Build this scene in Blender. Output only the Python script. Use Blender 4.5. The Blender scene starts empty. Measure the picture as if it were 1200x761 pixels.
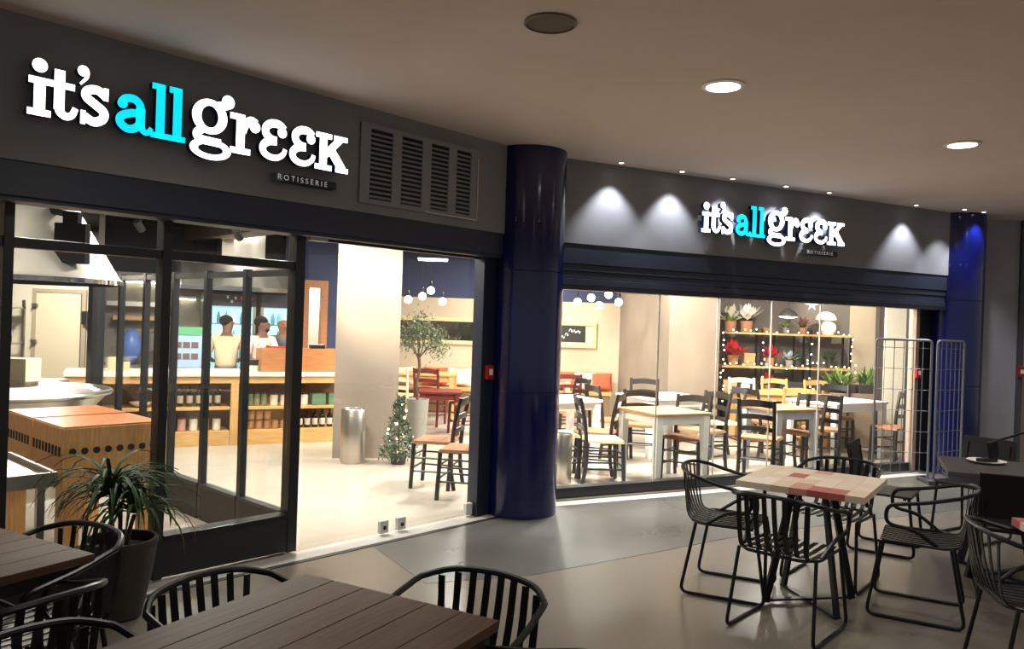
import bpy, math, random
from math import sin, cos, pi, radians as D
from mathutils import Vector, Matrix
random.seed(7)
SC = bpy.context.scene
COL = SC.collection

# ---------------------------------------------------------------- camera, world, exposure
def make_camera():
    cd = bpy.data.cameras.new('camera'); cd.sensor_fit = 'HORIZONTAL'; cd.sensor_width = 36.0
    cd.lens = 940.0 / 1200 * 36; cd.clip_start = .05; cd.clip_end = 200
    o = bpy.data.objects.new('camera', cd); COL.objects.link(o)
    p, r = -.0028, .0333
    fw = Vector((0, cos(p), sin(p))); up = Vector((0, -sin(p), cos(p))); rt = Vector((1, 0, 0))
    R, U = rt * cos(r) + up * sin(r), up * cos(r) - rt * sin(r)
    m = Matrix((R, U, -fw)).transposed().to_4x4(); m.translation = (0, 0, 1.65)
    o.matrix_world = m
    SC.camera = o
make_camera()
w = bpy.data.worlds.new('world'); SC.world = w; w.use_nodes = True
w.node_tree.nodes['Background'].inputs[0].default_value = (.47, .455, .44, 1)
w.node_tree.nodes['Background'].inputs[1].default_value = .60
SC.view_settings.view_transform = 'Standard'; SC.view_settings.look = 'None'
SC.view_settings.exposure = 0.0; SC.view_settings.gamma = 1.0
SC.view_settings.use_curve_mapping = False
SC.cycles.use_denoising = True
SC.cycles.max_bounces = 8; SC.cycles.transparent_max_bounces = 24
SC.cycles.sample_clamp_indirect = 6.0

WARM = (1.0, .90, .76); SOFT = (1.0, .94, .86); COOL = (.86, .90, 1.0)
P_SOFFIT = 80      # exterior soffit downlights, W
P_FASCIA = 62     # small fascia spots
P_TRACK = 150       # interior track spots
P_ROOM = 180        # added interior fill panels

# ---------------------------------------------------------------- frames of the two shopfronts
A1, D1 = .826, 4.65
A2, D2 = .4682, 6.23
def P1(u, v, z=0): return Vector((u*cos(A1) - v*sin(A1), u*sin(A1) + v*cos(A1), z))
def P2(u, v, z=0): return Vector((u*cos(A2) - v*sin(A2), u*sin(A2) + v*cos(A2), z))
CEIL = 3.139

# ---------------------------------------------------------------- materials
def lin(h):
    h = h.lstrip('#'); c = [int(h[i:i+2], 16)/255 for i in (0, 2, 4)]
    return [x/12.92 if x <= .04045 else ((x+.055)/1.055)**2.4 for x in c] + [1]
MATS = {}
def mat(name, hexc, rough=.5, metal=0, hex2=None, scale=6, stretch=(1, 1, 1), bump=0, coat=0, spec=.5, detail=4, emis=0, rough2=None, trans=0, soft=.18):
    if name in MATS: return MATS[name]
    m = bpy.data.materials.new(name); m.use_nodes = True; nt = m.node_tree
    b = nt.nodes['Principled BSDF']
    b.inputs['Base Color'].default_value = lin(hexc); b.inputs['Roughness'].default_value = rough
    b.inputs['Metallic'].default_value = metal; b.inputs['Coat Weight'].default_value = coat
    b.inputs['Coat Roughness'].default_value = .08
    b.inputs['Specular IOR Level'].default_value = spec
    if trans: b.inputs['Transmission Weight'].default_value = trans
    if hex2 or bump or rough2:
        tc = nt.nodes.new('ShaderNodeTexCoord'); mp = nt.nodes.new('ShaderNodeMapping'); nz = nt.nodes.new('ShaderNodeTexNoise')
        mp.inputs['Scale'].default_value = stretch; nz.inputs['Scale'].default_value = scale; nz.inputs['Detail'].default_value = detail
        nt.links.new(tc.outputs['Object'], mp.inputs[0]); nt.links.new(mp.outputs[0], nz.inputs['Vector'])
        rp = nt.nodes.new('ShaderNodeValToRGB'); rp.color_ramp.elements[0].position = .5-soft; rp.color_ramp.elements[1].position = .5+soft
        nt.links.new(nz.outputs[0], rp.inputs[0])
        if hex2:
            rp.color_ramp.elements[0].color = lin(hexc); rp.color_ramp.elements[1].color = lin(hex2)
            nt.links.new(rp.outputs[0], b.inputs['Base Color'])
        if bump:
            bp = nt.nodes.new('ShaderNodeBump'); bp.inputs['Strength'].default_value = bump; bp.inputs['Distance'].default_value = .01
            nt.links.new(nz.outputs[0], bp.inputs['Height']); nt.links.new(bp.outputs[0], b.inputs['Normal'])
        if rough2 is not None:
            mr = nt.nodes.new('ShaderNodeMapRange'); mr.inputs['To Min'].default_value = rough; mr.inputs['To Max'].default_value = rough2
            mr.inputs['From Min'].default_value = .45-soft; mr.inputs['From Max'].default_value = .55+soft
            nt.links.new(nz.outputs[0], mr.inputs['Value']); nt.links.new(mr.outputs[0], b.inputs['Roughness'])
    if emis:
        b.inputs['Emission Color'].default_value = lin(hexc); b.inputs['Emission Strength'].default_value = emis
    MATS[name] = m
    return m
def wood(name, h1, h2, axis='x', rough=.45, scale=5, coat=0):
    st = {'x': (1.2, 14, 14), 'y': (14, 1.2, 14), 'z': (14, 14, 1.2)}[axis]
    return mat(name, h1, rough, hex2=h2, scale=scale, stretch=st, bump=.08, coat=coat)
def glass(name, tint=(.97, .99, .98), ior=1.5):
    if name in MATS: return MATS[name]
    m = bpy.data.materials.new(name); m.use_nodes = True; nt = m.node_tree; nt.nodes.clear()
    out = nt.nodes.new('ShaderNodeOutputMaterial'); mx = nt.nodes.new('ShaderNodeMixShader')
    tr = nt.nodes.new('ShaderNodeBsdfTransparent'); tr.inputs[0].default_value = (*tint, 1)
    gl = nt.nodes.new('ShaderNodeBsdfGlossy'); gl.inputs['Roughness'].default_value = .01
    fr = nt.nodes.new('ShaderNodeFresnel'); ge = nt.nodes.new('ShaderNodeNewGeometry'); mr = nt.nodes.new('ShaderNodeMapRange')
    mr.inputs['To Min'].default_value = ior; mr.inputs['To Max'].default_value = 1/ior      # same reflectance from either face of the pane
    nt.links.new(ge.outputs['Backfacing'], mr.inputs['Value']); nt.links.new(mr.outputs[0], fr.inputs[0])
    nt.links.new(fr.outputs[0], mx.inputs[0]); nt.links.new(tr.outputs[0], mx.inputs[1]); nt.links.new(gl.outputs[0], mx.inputs[2])
    nt.links.new(mx.outputs[0], out.inputs[0]); MATS[name] = m
    return m

ORD = ['first', 'second', 'third', 'fourth', 'fifth', 'sixth', 'seventh', 'eighth']
M_FLOOR = mat('polished_concrete', '#696158', .20, hex2='#7a7268', scale=.7, detail=6, rough2=.30, soft=.32)
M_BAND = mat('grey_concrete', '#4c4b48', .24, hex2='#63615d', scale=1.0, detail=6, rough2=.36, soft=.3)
M_INFLOOR = mat('cream_screed', '#a0968a', .20, hex2='#b2a89b', scale=.8, detail=5, rough2=.30, soft=.32)
M_STONE = mat('threshold_stone', '#b3b0ab', .3, hex2='#c6c3bd', scale=3)
M_SOFFIT = mat('soffit_plaster', '#d8c6b9', .9, hex2='#dfcdc0', scale=.6)
M_FASCIA = mat('fascia_render', '#7f7e80', .75, hex2='#8c8b8d', scale=1.6, detail=8)
M_WALLGREY = mat('grey_render', '#98989e', .8, hex2='#a6a6ac', scale=1.4, detail=8)
M_BEAM = mat('navy_steel', '#282d3d', .45)
M_COLUMN = mat('glossy_navy_panel', '#070e46', .16, coat=.3)
M_JOINT = mat('dark_joint', '#060810', .6)
M_BLACK = mat('black_metal', '#08080a', .36, spec=.4)
M_FRAME = mat('dark_frame', '#191a1d', .4)
M_GLASS = glass('clear_pane')
M_HOOD = mat('satin_steel', '#c2bbb0', .48, .85, hex2='#d0c9be', scale=5)
M_STEEL = mat('brushed_steel', '#b9b2a8', .28, 1, hex2='#c9c2b8', scale=8, stretch=(1, 1, .1), rough2=.36)
M_CHROME = mat('chrome', '#d8d8d8', .12, 1)
M_INCEIL = mat('dark_ceiling', '#15161c', .9)
M_NAVYWALL = mat('navy_wall', '#2c3252', .8)
M_BEIGE = mat('beige_plaster', '#b5a48c', .85, hex2='#c2b199', scale=1.5, detail=7)
M_CREAM = mat('cream_wall', '#d8ccb6', .85)
M_TAUPE = mat('taupe_plaster', '#7c6d5f', .85, hex2='#897969', scale=1.6, detail=8)
M_DARKWALL = mat('dark_grey_wall', '#645c55', .8, hex2='#70675f', scale=2)
M_PINE = wood('pine', '#b98a52', '#d2a468', 'x')
M_PINEZ = wood('pine_upright', '#b98a52', '#d2a468', 'z')
M_BEECH = wood('beech', '#c98f4f', '#daa566', 'z')
M_CREAMWOOD = wood('cream_wood', '#d9c7a4', '#e4d5b6', 'z')
M_BUTCHER = wood('butcher_block', '#c48a50', '#dba96c', 'z', .4)
M_BUTCHTOP = wood('butcher_block_top', '#a35a28', '#b9743a', 'y', .3)
M_OAKORANGE = wood('orange_oak', '#93592f', '#ab6f3e', 'x')
M_DARKWOOD = wood('dark_chair_wood', '#1c1512', '#2a211b', 'z', .4)
M_SLATEWOOD = wood('slate_chair_wood', '#2a2c33', '#363840', 'z', .4)
M_REDWOOD = wood('red_wood', '#571710', '#6b2016', 'z', .45)
M_RUSH = mat('rush_seat', '#c9b27e', .8, hex2='#dbc793', scale=60, stretch=(1, .2, 1), bump=.4)
M_RUSHBROWN = mat('brown_rush_seat', '#7b5133', .8, hex2='#8e6342', scale=60, stretch=(1, .2, 1), bump=.4)
M_WHITE = mat('white_paint', '#eeebe5', .4)
M_GREYWHITE = mat('grey_white_paint', '#b4b6b8', .45)
M_DECK = wood('dark_deck_board', '#46301f', '#593f2c', 'y', .55); M_DECK.node_tree.nodes['Principled BSDF'].inputs['Specular IOR Level'].default_value = .3
M_DARKTOP = mat('dark_table_top', '#4a4844', .35, hex2='#56534e', scale=4)
M_LEAF = mat('leaf_green', '#22361a', .6, hex2='#324d24', scale=9, spec=.3)
M_OLIVE = mat('olive_leaf', '#4a5134', .55, hex2='#6e7752', scale=14)
M_FIR = mat('fir_green', '#20381f', .6, hex2='#2d4a28', scale=14)
M_BRIGHTLEAF = mat('bright_leaf', '#5e7d2e', .5, hex2='#8da350', scale=12)
M_BARK = mat('bark', '#4a3a2b', .8, hex2='#5e4b38', scale=20)
M_POT = mat('dark_pot', '#29231e', .6, hex2='#352d26', scale=10)
M_TERRA = mat('terracotta', '#a8754e', .7)
M_SOIL = mat('soil', '#1c1611', .95)
M_GREYPOT = mat('grey_planter', '#8b867e', .7)
M_ORANGE = mat('orange_cushion', '#b4502f', .85)
M_CUSHION = mat('cream_cushion', '#d6cab4', .9)
M_RED = mat('red_plastic', '#a51d17', .4)
M_POINSETTIA = mat('red_petals', '#c0151d', .6)
M_PETAL = mat('white_petals', '#eeeae2', .6)
M_LAMP = mat('lamp_glow', '#fff4e2', .4, emis=14)
M_DIFF = mat('downlight_glow', '#fffaf0', .4, emis=18)
M_PEND = mat('pendant_glow', '#fff0d4', .4, emis=12)
M_FAIRY = mat('fairy_glow', '#ffe9c4', .4, emis=9)
M_SIGNW = mat('white_letter_face', '#f4f8ff', .4, emis=2.6)
M_SIGNC = mat('cyan_letter_face', '#00d2f2', .4, emis=1.15)
M_SIGNSIDE = mat('letter_return', '#0a1a4a', .35)
M_TEXT = mat('plaque_text', '#d8dade', .5, emis=.25)
M_PLAQUE = mat('plaque', '#15161a', .4)
M_PLAQUE2 = mat('plaque_light', '#70747c', .4)
M_SKIN = mat('skin', '#8c5a40', .6)
M_SKIN2 = mat('skin_dark', '#67402d', .6)
M_HAIR = mat('dark_hair', '#100b08', .9, spec=.15)

# ---------------------------------------------------------------- mesh builder
class MB:
    def __init__(s): s.v = []; s.f = []; s.s = []
    def add(s, vs, fs, smooth=False):
        n = len(s.v); s.v += [tuple(v) for v in vs]
        for f in fs: s.f.append([i + n for i in f]); s.s.append(smooth)
        return s
    def box(s, c, sz, rz=0, M=None):
        x, y, z = (q/2 for q in sz); vs = [Vector((a*x, b*y, d*z)) for d in (-1, 1) for b in (-1, 1) for a in (-1, 1)]
        if M is None: M = Matrix.Rotation(rz, 3, 'Z')
        vs = [M @ v + Vector(c) for v in vs]
        return s.add(vs, [(0, 2, 3, 1), (4, 5, 7, 6), (0, 1, 5, 4), (2, 6, 7, 3), (0, 4, 6, 2), (1, 3, 7, 5)])
    def bb(s, x0, x1, y0, y1, z0, z1): return s.box(((x0+x1)/2, (y0+y1)/2, (z0+z1)/2), (x1-x0, y1-y0, z1-z0))
    def f1(s, u0, u1, v0, v1, z0, z1): return s.box(P1((u0+u1)/2, (v0+v1)/2, (z0+z1)/2), (u1-u0, v1-v0, z1-z0), A1)
    def f2(s, u0, u1, v0, v1, z0, z1): return s.box(P2((u0+u1)/2, (v0+v1)/2, (z0+z1)/2), (u1-u0, v1-v0, z1-z0), A2)
    def beam(s, a, b, w, h, up=(0, 0, 1)):
        a, b = Vector(a), Vector(b); y = (b-a).normalized(); x = y.cross(Vector(up))
        if x.length < 1e-4: x = Vector((1, 0, 0))
        x.normalize(); z = x.cross(y)
        return s.box((a+b)/2, (w, (b-a).length, h), M=Matrix((x, y, z)).transposed())
    def tube(s, pts, r, n=8, closed=False, radii=None, cap=True):
        pts = [Vector(p) for p in pts]; k = len(pts); ring = []; N = None
        for i, p in enumerate(pts):
            if closed: t = (pts[(i+1) % k] - pts[i-1]).normalized()
            else: t = (pts[min(i+1, k-1)] - pts[max(i-1, 0)]).normalized()
            if N is None:
                N = t.orthogonal().normalized()
            N = (N - t * N.dot(t)).normalized(); B = t.cross(N); rr = radii[i] if radii else r
            ring.append([p + (N*cos(2*pi*j/n) + B*sin(2*pi*j/n))*rr for j in range(n)])
        vs = [v for q in ring for v in q]; fs = []
        for i in range(k if closed else k-1):
            a, b = i*n, ((i+1) % k)*n
            for j in range(n): fs.append((a+j, a+(j+1) % n, b+(j+1) % n, b+j))
        s.add(vs, fs, True)
        if not closed and cap: s.add(ring[0], [tuple(range(n))[::-1]]); s.add(ring[-1], [tuple(range(n))])
        return s
    def lathe(s, prof, n=24, c=(0, 0, 0)):
        c = Vector(c); vs = []; fs = []; k = len(prof)
        for r, z in prof: vs += [c + Vector((r*cos(2*pi*j/n), r*sin(2*pi*j/n), z)) for j in range(n)]
        for i in range(k-1):
            for j in range(n): fs.append((i*n+j, i*n+(j+1) % n, (i+1)*n+(j+1) % n, (i+1)*n+j))
        s.add(vs, fs, True)
        if prof[0][0] > 1e-4: s.add(vs[:n], [tuple(range(n))[::-1]])
        if prof[-1][0] > 1e-4: s.add(vs[-n:], [tuple(range(n))])
        return s
    def ball(s, c, r, n=10, sc=(1, 1, 1), M=None):
        m = max(4, n//2+1); vs = []; fs = []
        for i in range(m+1):
            t = pi*i/m
            for j in range(n):
                v = Vector((r*sc[0]*sin(t)*cos(2*pi*j/n), r*sc[1]*sin(t)*sin(2*pi*j/n), -r*sc[2]*cos(t)))
                vs.append((M @ v if M else v) + Vector(c))
        for i in range(m):
            for j in range(n): fs.append((i*n+j, i*n+(j+1) % n, (i+1)*n+(j+1) % n, (i+1)*n+j))
        return s.add(vs, fs, True)
    def prism(s, poly, z0, z1):
        n = len(poly); a = sum(poly[i][0]*poly[(i+1) % n][1] - poly[(i+1) % n][0]*poly[i][1] for i in range(n))
        if a < 0: poly = poly[::-1]
        s.add([(x, y, z0) for x, y in poly] + [(x, y, z1) for x, y in poly],
              [tuple(range(n))[::-1], tuple(range(n, 2*n))] + [(i, (i+1) % n, n+(i+1) % n, n+i) for i in range(n)])
        return s
    def strip(s, pts, wdir, w, t):
        pts = [Vector(p) for p in pts]; wd = Vector(wdir).normalized()*w/2; k = len(pts); vs = []
        for i, p in enumerate(pts):
            tg = (pts[min(i+1, k-1)] - pts[max(i-1, 0)]).normalized(); nn = wd.cross(tg).normalized()*t/2
            vs += [p-wd-nn, p+wd-nn, p+wd+nn, p-wd+nn]
        fs = [(0, 1, 2, 3), tuple(4*(k-1)+q for q in (3, 2, 1, 0))]
        for i in range(k-1):
            for j in range(4): fs.append((4*i+j, 4*i+4+j, 4*i+4+(j+1) % 4, 4*i+(j+1) % 4))
        return s.add(vs, fs)
    def build(s, name, m, parent=None, bevel=0):
        me = bpy.data.meshes.new(name); me.from_pydata(s.v, [], s.f); me.polygons.foreach_set('use_smooth', s.s)
        me.materials.append(m); me.update()
        if any(s.s): me.set_sharp_from_angle(angle=D(38))
        o = bpy.data.objects.new(name, me); COL.objects.link(o)
        if parent: o.parent = parent
        if bevel:
            b = o.modifiers.new('bevel', 'BEVEL'); b.width = bevel; b.segments = 2; b.limit_method = 'ANGLE'
        return o

def thing(name, label, cat, loc=(0, 0, 0), rz=0, group=None):
    o = bpy.data.objects.new(name, None); COL.objects.link(o); o.empty_display_size = .1
    o.location = loc; o.rotation_euler = (0, 0, rz); return tag(o, label, cat, group)
def tag(o, label, cat, group=None):
    o['label'] = label; o['category'] = cat
    if group: o['group'] = group
    return o
def struct(o): o['kind'] = 'structure'; return o
def sempty(name): 
    o = bpy.data.objects.new(name, None); COL.objects.link(o); return struct(o)
def copy_tree(o, parent=None):
    c = o.copy(); COL.objects.link(c)
    if parent: c.parent = parent
    for ch in list(o.children): copy_tree(ch, c)
    return c
def place(proto, first, loc, rz, label, group=None):
    o = proto if first else copy_tree(proto)
    o.location = loc; o.rotation_euler = (0, 0, rz); o['label'] = label
    if group: o['group'] = group
    elif 'group' in o.keys(): del o['group']
    return o
def dup(o, parent, loc=None, rz=None):
    c = o.copy(); COL.objects.link(c); c.parent = parent
    if loc is not None: c.location = loc
    if rz is not None: c.rotation_euler = (0, 0, rz)
    return c
def light(name, kind, loc, power, color, parent=None, target=None, size=.1, spot=None, blend=.6):
    ld = bpy.data.lights.new(name, kind); ld.energy = power; ld.color = color
    if kind == 'SPOT': ld.spot_size = spot; ld.spot_blend = blend; ld.shadow_soft_size = size
    elif kind == 'AREA': ld.shape = 'DISK'; ld.size = size
    else: ld.shadow_soft_size = size
    o = bpy.data.objects.new(name, ld); COL.objects.link(o); o.location = loc
    if target is not None: o.rotation_euler = (Vector(target) - Vector(loc)).to_track_quat('-Z', 'Y').to_euler()
    if parent: o.parent = parent
    return o
def fillet(pts, r=.05, n=4):
    pts = [Vector(p) for p in pts]; out = [pts[0]]
    for i in range(1, len(pts)-1):
        a, b, c = pts[i-1], pts[i], pts[i+1]; d1, d2 = (a-b), (c-b)
        q = min(r, d1.length*.45, d2.length*.45); p0, p2 = b + d1.normalized()*q, b + d2.normalized()*q
        for k in range(n+1):
            t = k/n; out.append(p0*(1-t)**2 + b*2*t*(1-t) + p2*t*t)
    return out + [pts[-1]]
def spline(pts, n=5):
    pts = [Vector(p) for p in pts]; out = []
    for i in range(len(pts)-1):
        p0, p1, p2, p3 = pts[max(i-1, 0)], pts[i], pts[i+1], pts[min(i+2, len(pts)-1)]
        for k in range(n):
            t = k/n
            out.append(.5*((2*p1) + (p2-p0)*t + (2*p0-5*p1+4*p2-p3)*t*t + (3*p1-p0-3*p2+p3)*t**3))
    return out + [pts[-1]]

# ================================================================ SETTING
c1 = P1(5.36, D1)                                   # where the two shopfront lines meet
def xy(p): return (p.x, p.y)
fl = [(-13, -6), (13, -6), (13, 10.5), (9, 10.5), (5.6, 10.3), xy(P2(9.2, 6.40)), xy(P2(3.39, 6.40)), xy(P1(5.3, 4.64)), xy(P1(-6, 4.64))]
struct(MB().prism(fl, -.12, 0).build('floor', M_FLOOR))
# darker grey band of floor that runs along both shopfronts
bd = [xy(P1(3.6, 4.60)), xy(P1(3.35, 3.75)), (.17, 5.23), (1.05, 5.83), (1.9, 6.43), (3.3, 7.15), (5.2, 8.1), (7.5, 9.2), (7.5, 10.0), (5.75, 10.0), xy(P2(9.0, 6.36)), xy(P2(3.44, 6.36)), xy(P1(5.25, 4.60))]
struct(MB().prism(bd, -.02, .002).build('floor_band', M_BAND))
fi = [xy(P1(-6, 4.64)), xy(P1(5.3, 4.64)), xy(P2(3.39, 6.40)), xy(P2(9.2, 6.40)), (5.6, 10.3), (9, 10.5), (9, 16.5), (-13, 16.5)]
struct(MB().prism(fi, -.12, 0).build('floor_inside', M_INFLOOR))
struct(MB().f1(-5, 5.0, 4.655, 4.83, -.02, .006).build('trim_1', M_STONE)).name = 'trim_threshold'
struct(MB().f2(3.62, 8.75, 6.24, 6.39, -.02, .006).build('trim_threshold_right', M_STONE))
struct(MB().f1(-5, 5.1, 4.615, 4.65, -.02, .004).build('trim_track', M_JOINT))
# soffit
ce = [(-13, -6), (13, -6), (13, 10.6), (5.6, 10.6), xy(P2(9.2, 6.33)), xy(P2(3.39, 6.33)), xy(P1(5.36, 4.75)), xy(P1(-6, 4.75))]
struct(MB().prism(ce, CEIL, CEIL+.1).build('ceiling', M_SOFFIT))
ci = [xy(P1(-6, 4.76)), xy(P1(5.36, 4.76)), xy(P2(3.39, 6.34)), xy(P2(9.2, 6.34)), (5.45, 10.27), (9, 10.47), (9, 16.5), (-13, 16.5)]
struct(MB().prism(ci, 3.0, 3.1).build('ceiling_inside', M_INCEIL))
# fascias and beams
struct(MB().f1(-5, 5.36, D1, D1+.1, 2.3945, CEIL).build('wall_left', M_FASCIA))
struct(MB().f2(3.39, 9.0, D2, D2+.1, 2.3835, CEIL).build('wall_right', M_FASCIA))
struct(MB().f1(-5, 5.3, D1+.012, D1+.22, 2.215, 2.3945).f1(-5, 5.3, D1+.03, D1+.2, 2.19, 2.215).build('trim_beam_left', M_BEAM))
sh = sempty('trim_shutter')
MB().f2(3.45, 9.0, D2+.01, D2+.2, 2.20, 2.3835).build('shutter_box', M_BEAM, sh, .004)
for k, (z0, z1, v) in enumerate([(2.135, 2.198, .02), (2.07, 2.133, .028), (2.005, 2.068, .02)]):
    MB().f2(3.45, 9.0, D2+v, D2+.16, z0, z1).build('slat', M_BEAM, sh, .004)
MB().f2(3.45, 9.0, D2+.012, D2+.18, 1.965, 2.003).build('bottom_rail', M_FRAME, sh)
# wall beyond the far column
struct(MB().bb(5.55, 6.36, 10.1, 10.25, 0, CEIL).build('wall_far', M_WALLGREY))
struct(MB().bb(6.36, 6.42, 10.06, 10.3, 0, CEIL).build('trim_reveal', mat('reveal', '#4c4d52', .6)))
struct(MB().bb(6.42, 9.5, 10.35, 10.45, 0, CEIL).build('wall_neighbour', mat('pink_render', '#b59a8c', .8)))
# navy columns
def column(c, label_unused=None):
    e = sempty('column'); e.location = (c[0], c[1], 0)
    for z0, z1 in ((.0, 1.06), (1.066, 2.085), (2.091, CEIL)):
        MB().lathe([(.32, z0), (.32, z1)], 64).build('panel', M_COLUMN, e)
    MB().lathe([(.305, .002), (.305, CEIL-.002)], 32).build('core', M_JOINT, e)
    for zz in (2.52, 2.5):
        for a in (230, 250, 262, 285):
            MB().ball((.32*cos(D(a)), .32*sin(D(a)), zz), .006, 6).build('rivet', M_CHROME, e)
    return e
column((.115, 7.01)); column((5.42, 9.85))

# shopfront window, left bay
w1 = sempty('window_1')
VW = 4.86
fr = [(1.30, .05), (2.14, .055), (3.06, .075)]
for u, wd in fr: MB().f1(u-wd/2, u+wd/2, VW-.05, VW+.05, .02, 2.24).build('mullion', M_FRAME, w1, .004)
for u, wd in [(.35, .05)]: MB().f1(u-wd/2, u+wd/2, VW-.05, VW+.05, .02, 2.24).build('mullion', M_FRAME, w1, .004)
segs = [(.375, 1.275), (1.325, 2.112), (2.168, 3.022)]
for a, b in segs:
    MB().f1(a, b, VW-.04, VW+.04, 1.96, 2.015).build('transom', M_FRAME, w1, .004)
    MB().f1(a, b, VW-.045, VW+.045, .03, .255).build('kick_panel', M_FRAME, w1)
    MB().f1(a, b, VW-.06, VW+.06, .255, .285).build('sill', mat('sill_metal', '#2a2b2e', .3, .6), w1, .003)
    MB().f1(a, b, VW-.005, VW+.005, .285, 1.96).build('pane', M_GLASS, w1)
    MB().f1(a, b, VW-.005, VW+.005, 2.015, 2.24).build('pane', M_GLASS, w1)
# inner glazed partition running back from the right mullion
w2 = sempty('window_2')
up = 3.06
posts = [5.52, 6.13, 6.71, 7.28, 7.83]
for v in posts: MB().f1(up-.025, up+.025, v-.025, v+.025, .02, 1.98).build('mullion', M_FRAME, w2)
MB().f1(up-.06, up+.06, 8.38, 8.50, .0, 2.2).build('post', M_FRAME, w2)
ed = [4.92] + posts + [8.38]
for a, b in zip(ed[:-1], ed[1:]):
    MB().f1(up-.02, up+.02, a+.026, b-.026, 1.92, 1.965).build('transom', M_FRAME, w2)
    MB().f1(up-.03, up+.03, a+.026, b-.026, .0, .26).build('kick_panel', mat('kick_brown', '#211a16', .6), w2)
    MB().f1(up-.035, up+.035, a+.026, b-.026, .26, .285).build('sill', M_FRAME, w2)
    MB().f1(up-.004, up+.004, a+.026, b-.026, .285, 1.92).build('pane', M_GLASS, w2)
# glass entrance doors
d1 = sempty('door_1')
VD = 4.80
MB().f1(3.12, 3.90, VD-.006, VD+.006, .03, 2.17).build('pane', M_GLASS, d1)
MB().f1(3.915, 4.74, VD-.006, VD+.006, .03, 2.17).build('pane', M_GLASS, d1)
for u in (3.80, 3.97):
    p = MB().f1(u, u+.08, VD-.018, VD+.018, .02, .115).build('patch_fitting', mat('patch_grey', '#c9c8c4', .35), d1, .003)
    MB().f1(u+.03, u+.05, VD-.03, VD-.018, .05, .075).build('lock', M_FRAME, p)
MB().f1(4.70, 4.77, VD-.02, VD+.02, .02, .12).build('patch_fitting', mat('patch_grey', '#c9c8c4', .35), d1, .003)
MB().f1(3.11, 3.25, VD-.025, VD+.025, 2.17, 2.215).build('patch_fitting', mat('patch_grey', '#c9c8c4', .35), d1)
MB().f1(3.25, 4.77, VD-.02, VD+.02, 2.172, 2.21).build('head_rail', M_FRAME, d1)
MB().f1(4.78, 4.93, VD-.06, VD+.06, .0, 2.24).build('jamb', mat('navy_jamb', '#1c2233', .4), d1, .004)
# right-hand glazing
w3 = sempty('window_3')
VG = 6.47
gu = [3.65, 4.91, 5.66, 6.41, 7.14, 8.70]
for a, b in zip(gu[:-1], gu[1:]):
    MB().f2(a+.004, b-.004, VG-.006, VG+.006, .118, 2.0).build('pane', M_GLASS, w3)
    MB().f2(a+.002, b-.002, VG-.03, VG+.09, .006, .115).build('curb', M_FRAME, w3)
for u in gu[1:-1]: MB().f2(u-.004, u+.004, VG-.008, VG+.008, .118, 2.0).build('joint', mat('silicone', '#cfc8bb', .5), w3)
MB().f2(3.6, 8.9, VG-.05, VG-.032, .004, .02).build('base_strip', M_STEEL, w3)
MB().f2(8.77, 9.03, VG-.04, VG+.14, 0, 2.3).build('jamb_filler', M_FRAME, w3)
MB().f2(8.70, 8.76, VG-.05, VG+.05, 0, 2.1).build('jamb', mat('warm_jamb', '#9a8676', .5), w3)
MB().f2(3.6, 8.9, VG-.03, VG+.03, 2.0, 2.3).build('head_rail', M_FRAME, w3)

# ---------------------------------------------------------------- interior shell
YB = 14.8
struct(MB().bb(-2.5, 2.05, YB, YB+.1, 0, 2.06).build('wall_back', M_BEIGE))
struct(MB().bb(-2.5, 2.05, YB, YB+.1, 2.06, 3.0).build('wall_back_upper', M_NAVYWALL))
struct(MB().prism([(2.27, 11.55), (3.15, 12.16), (3.3, 13.46), (3.3, 15.0), (1.99, 15.0), (1.99, 14.8)], 0, 3.0).build('wall_pillar', M_TAUPE))
struct(MB().bb(3.32, 5.62, 13.36, 13.46, 0, 3.0).build('wall_shelf', M_DARKWALL))  # wall stretch behind the shelf unit, darker than the beige beside it
struct(MB().bb(5.62, 7.6, 13.36, 13.46, 0, 3.0).build('wall_side', M_BEIGE))
struct(MB().bb(7.5, 7.6, 10.3, 13.36, 0, 3.0).build('wall_east', M_BEIGE))
struct(MB().bb(5.13, 5.42, 11.0, 11.2, 0, 3.0).build('wall_pier', M_CREAM))
struct(MB().bb(5.06, 5.129, 11.05, 11.17, 0, 3.0).build('trim_pier', mat('dark_strip', '#3d342d', .6)))
def rbox(c, w, d, z0, z1, rz, name, m, kind=True):
    o = MB().box((0, 0, (z0+z1)/2), (w, d, z1-z0)).build(name, m); o.location = (c[0], c[1], 0); o.rotation_euler[2] = rz
    return struct(o) if kind else o
rbox((-1.72, 9.63), .74, .5, 0, 3.0, D(10), 'wall_column', mat('warm_taupe', '#7e7164', .85, hex2='#8b7d6f', scale=1.5, detail=7))
# kitchen walls (aligned with the counter)
struct(MB().f2(-.04, 2.80, 13.0, 13.1, 2.2, 3.0).build('wall_kitchen_upper', M_INCEIL))
struct(MB().f2(-.04, 2.80, 13.0, 13.1, 0, 2.199).build('wall_kitchen', mat('kitchen_wall', '#7d7468', .5, hex2='#8a8174', scale=3)))
struct(MB().f2(2.50, 2.80, 12.93, 12.995, 0, 3.0).build('wall_kitchen_navy', M_NAVYWALL))
struct(MB().f2(3.20, 3.75, 13.0, 13.1, 0, 3.0).build('wall_passage', M_NAVYWALL))
struct(MB().f2(2.80, 3.20, 13.0, 13.1, 2.22, 3.0).build('wall_over_door', M_NAVYWALL))
d2 = sempty('door_2')
for a, b, z0, z1 in ((2.80, 2.90, 0, 2.22), (3.10, 3.20, 0, 2.22), (2.90, 3.10, 2.1, 2.22)):
    MB().f2(a, b, 12.97, 13.12, z0, z1).build('frame', M_OAKORANGE, d2)
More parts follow.
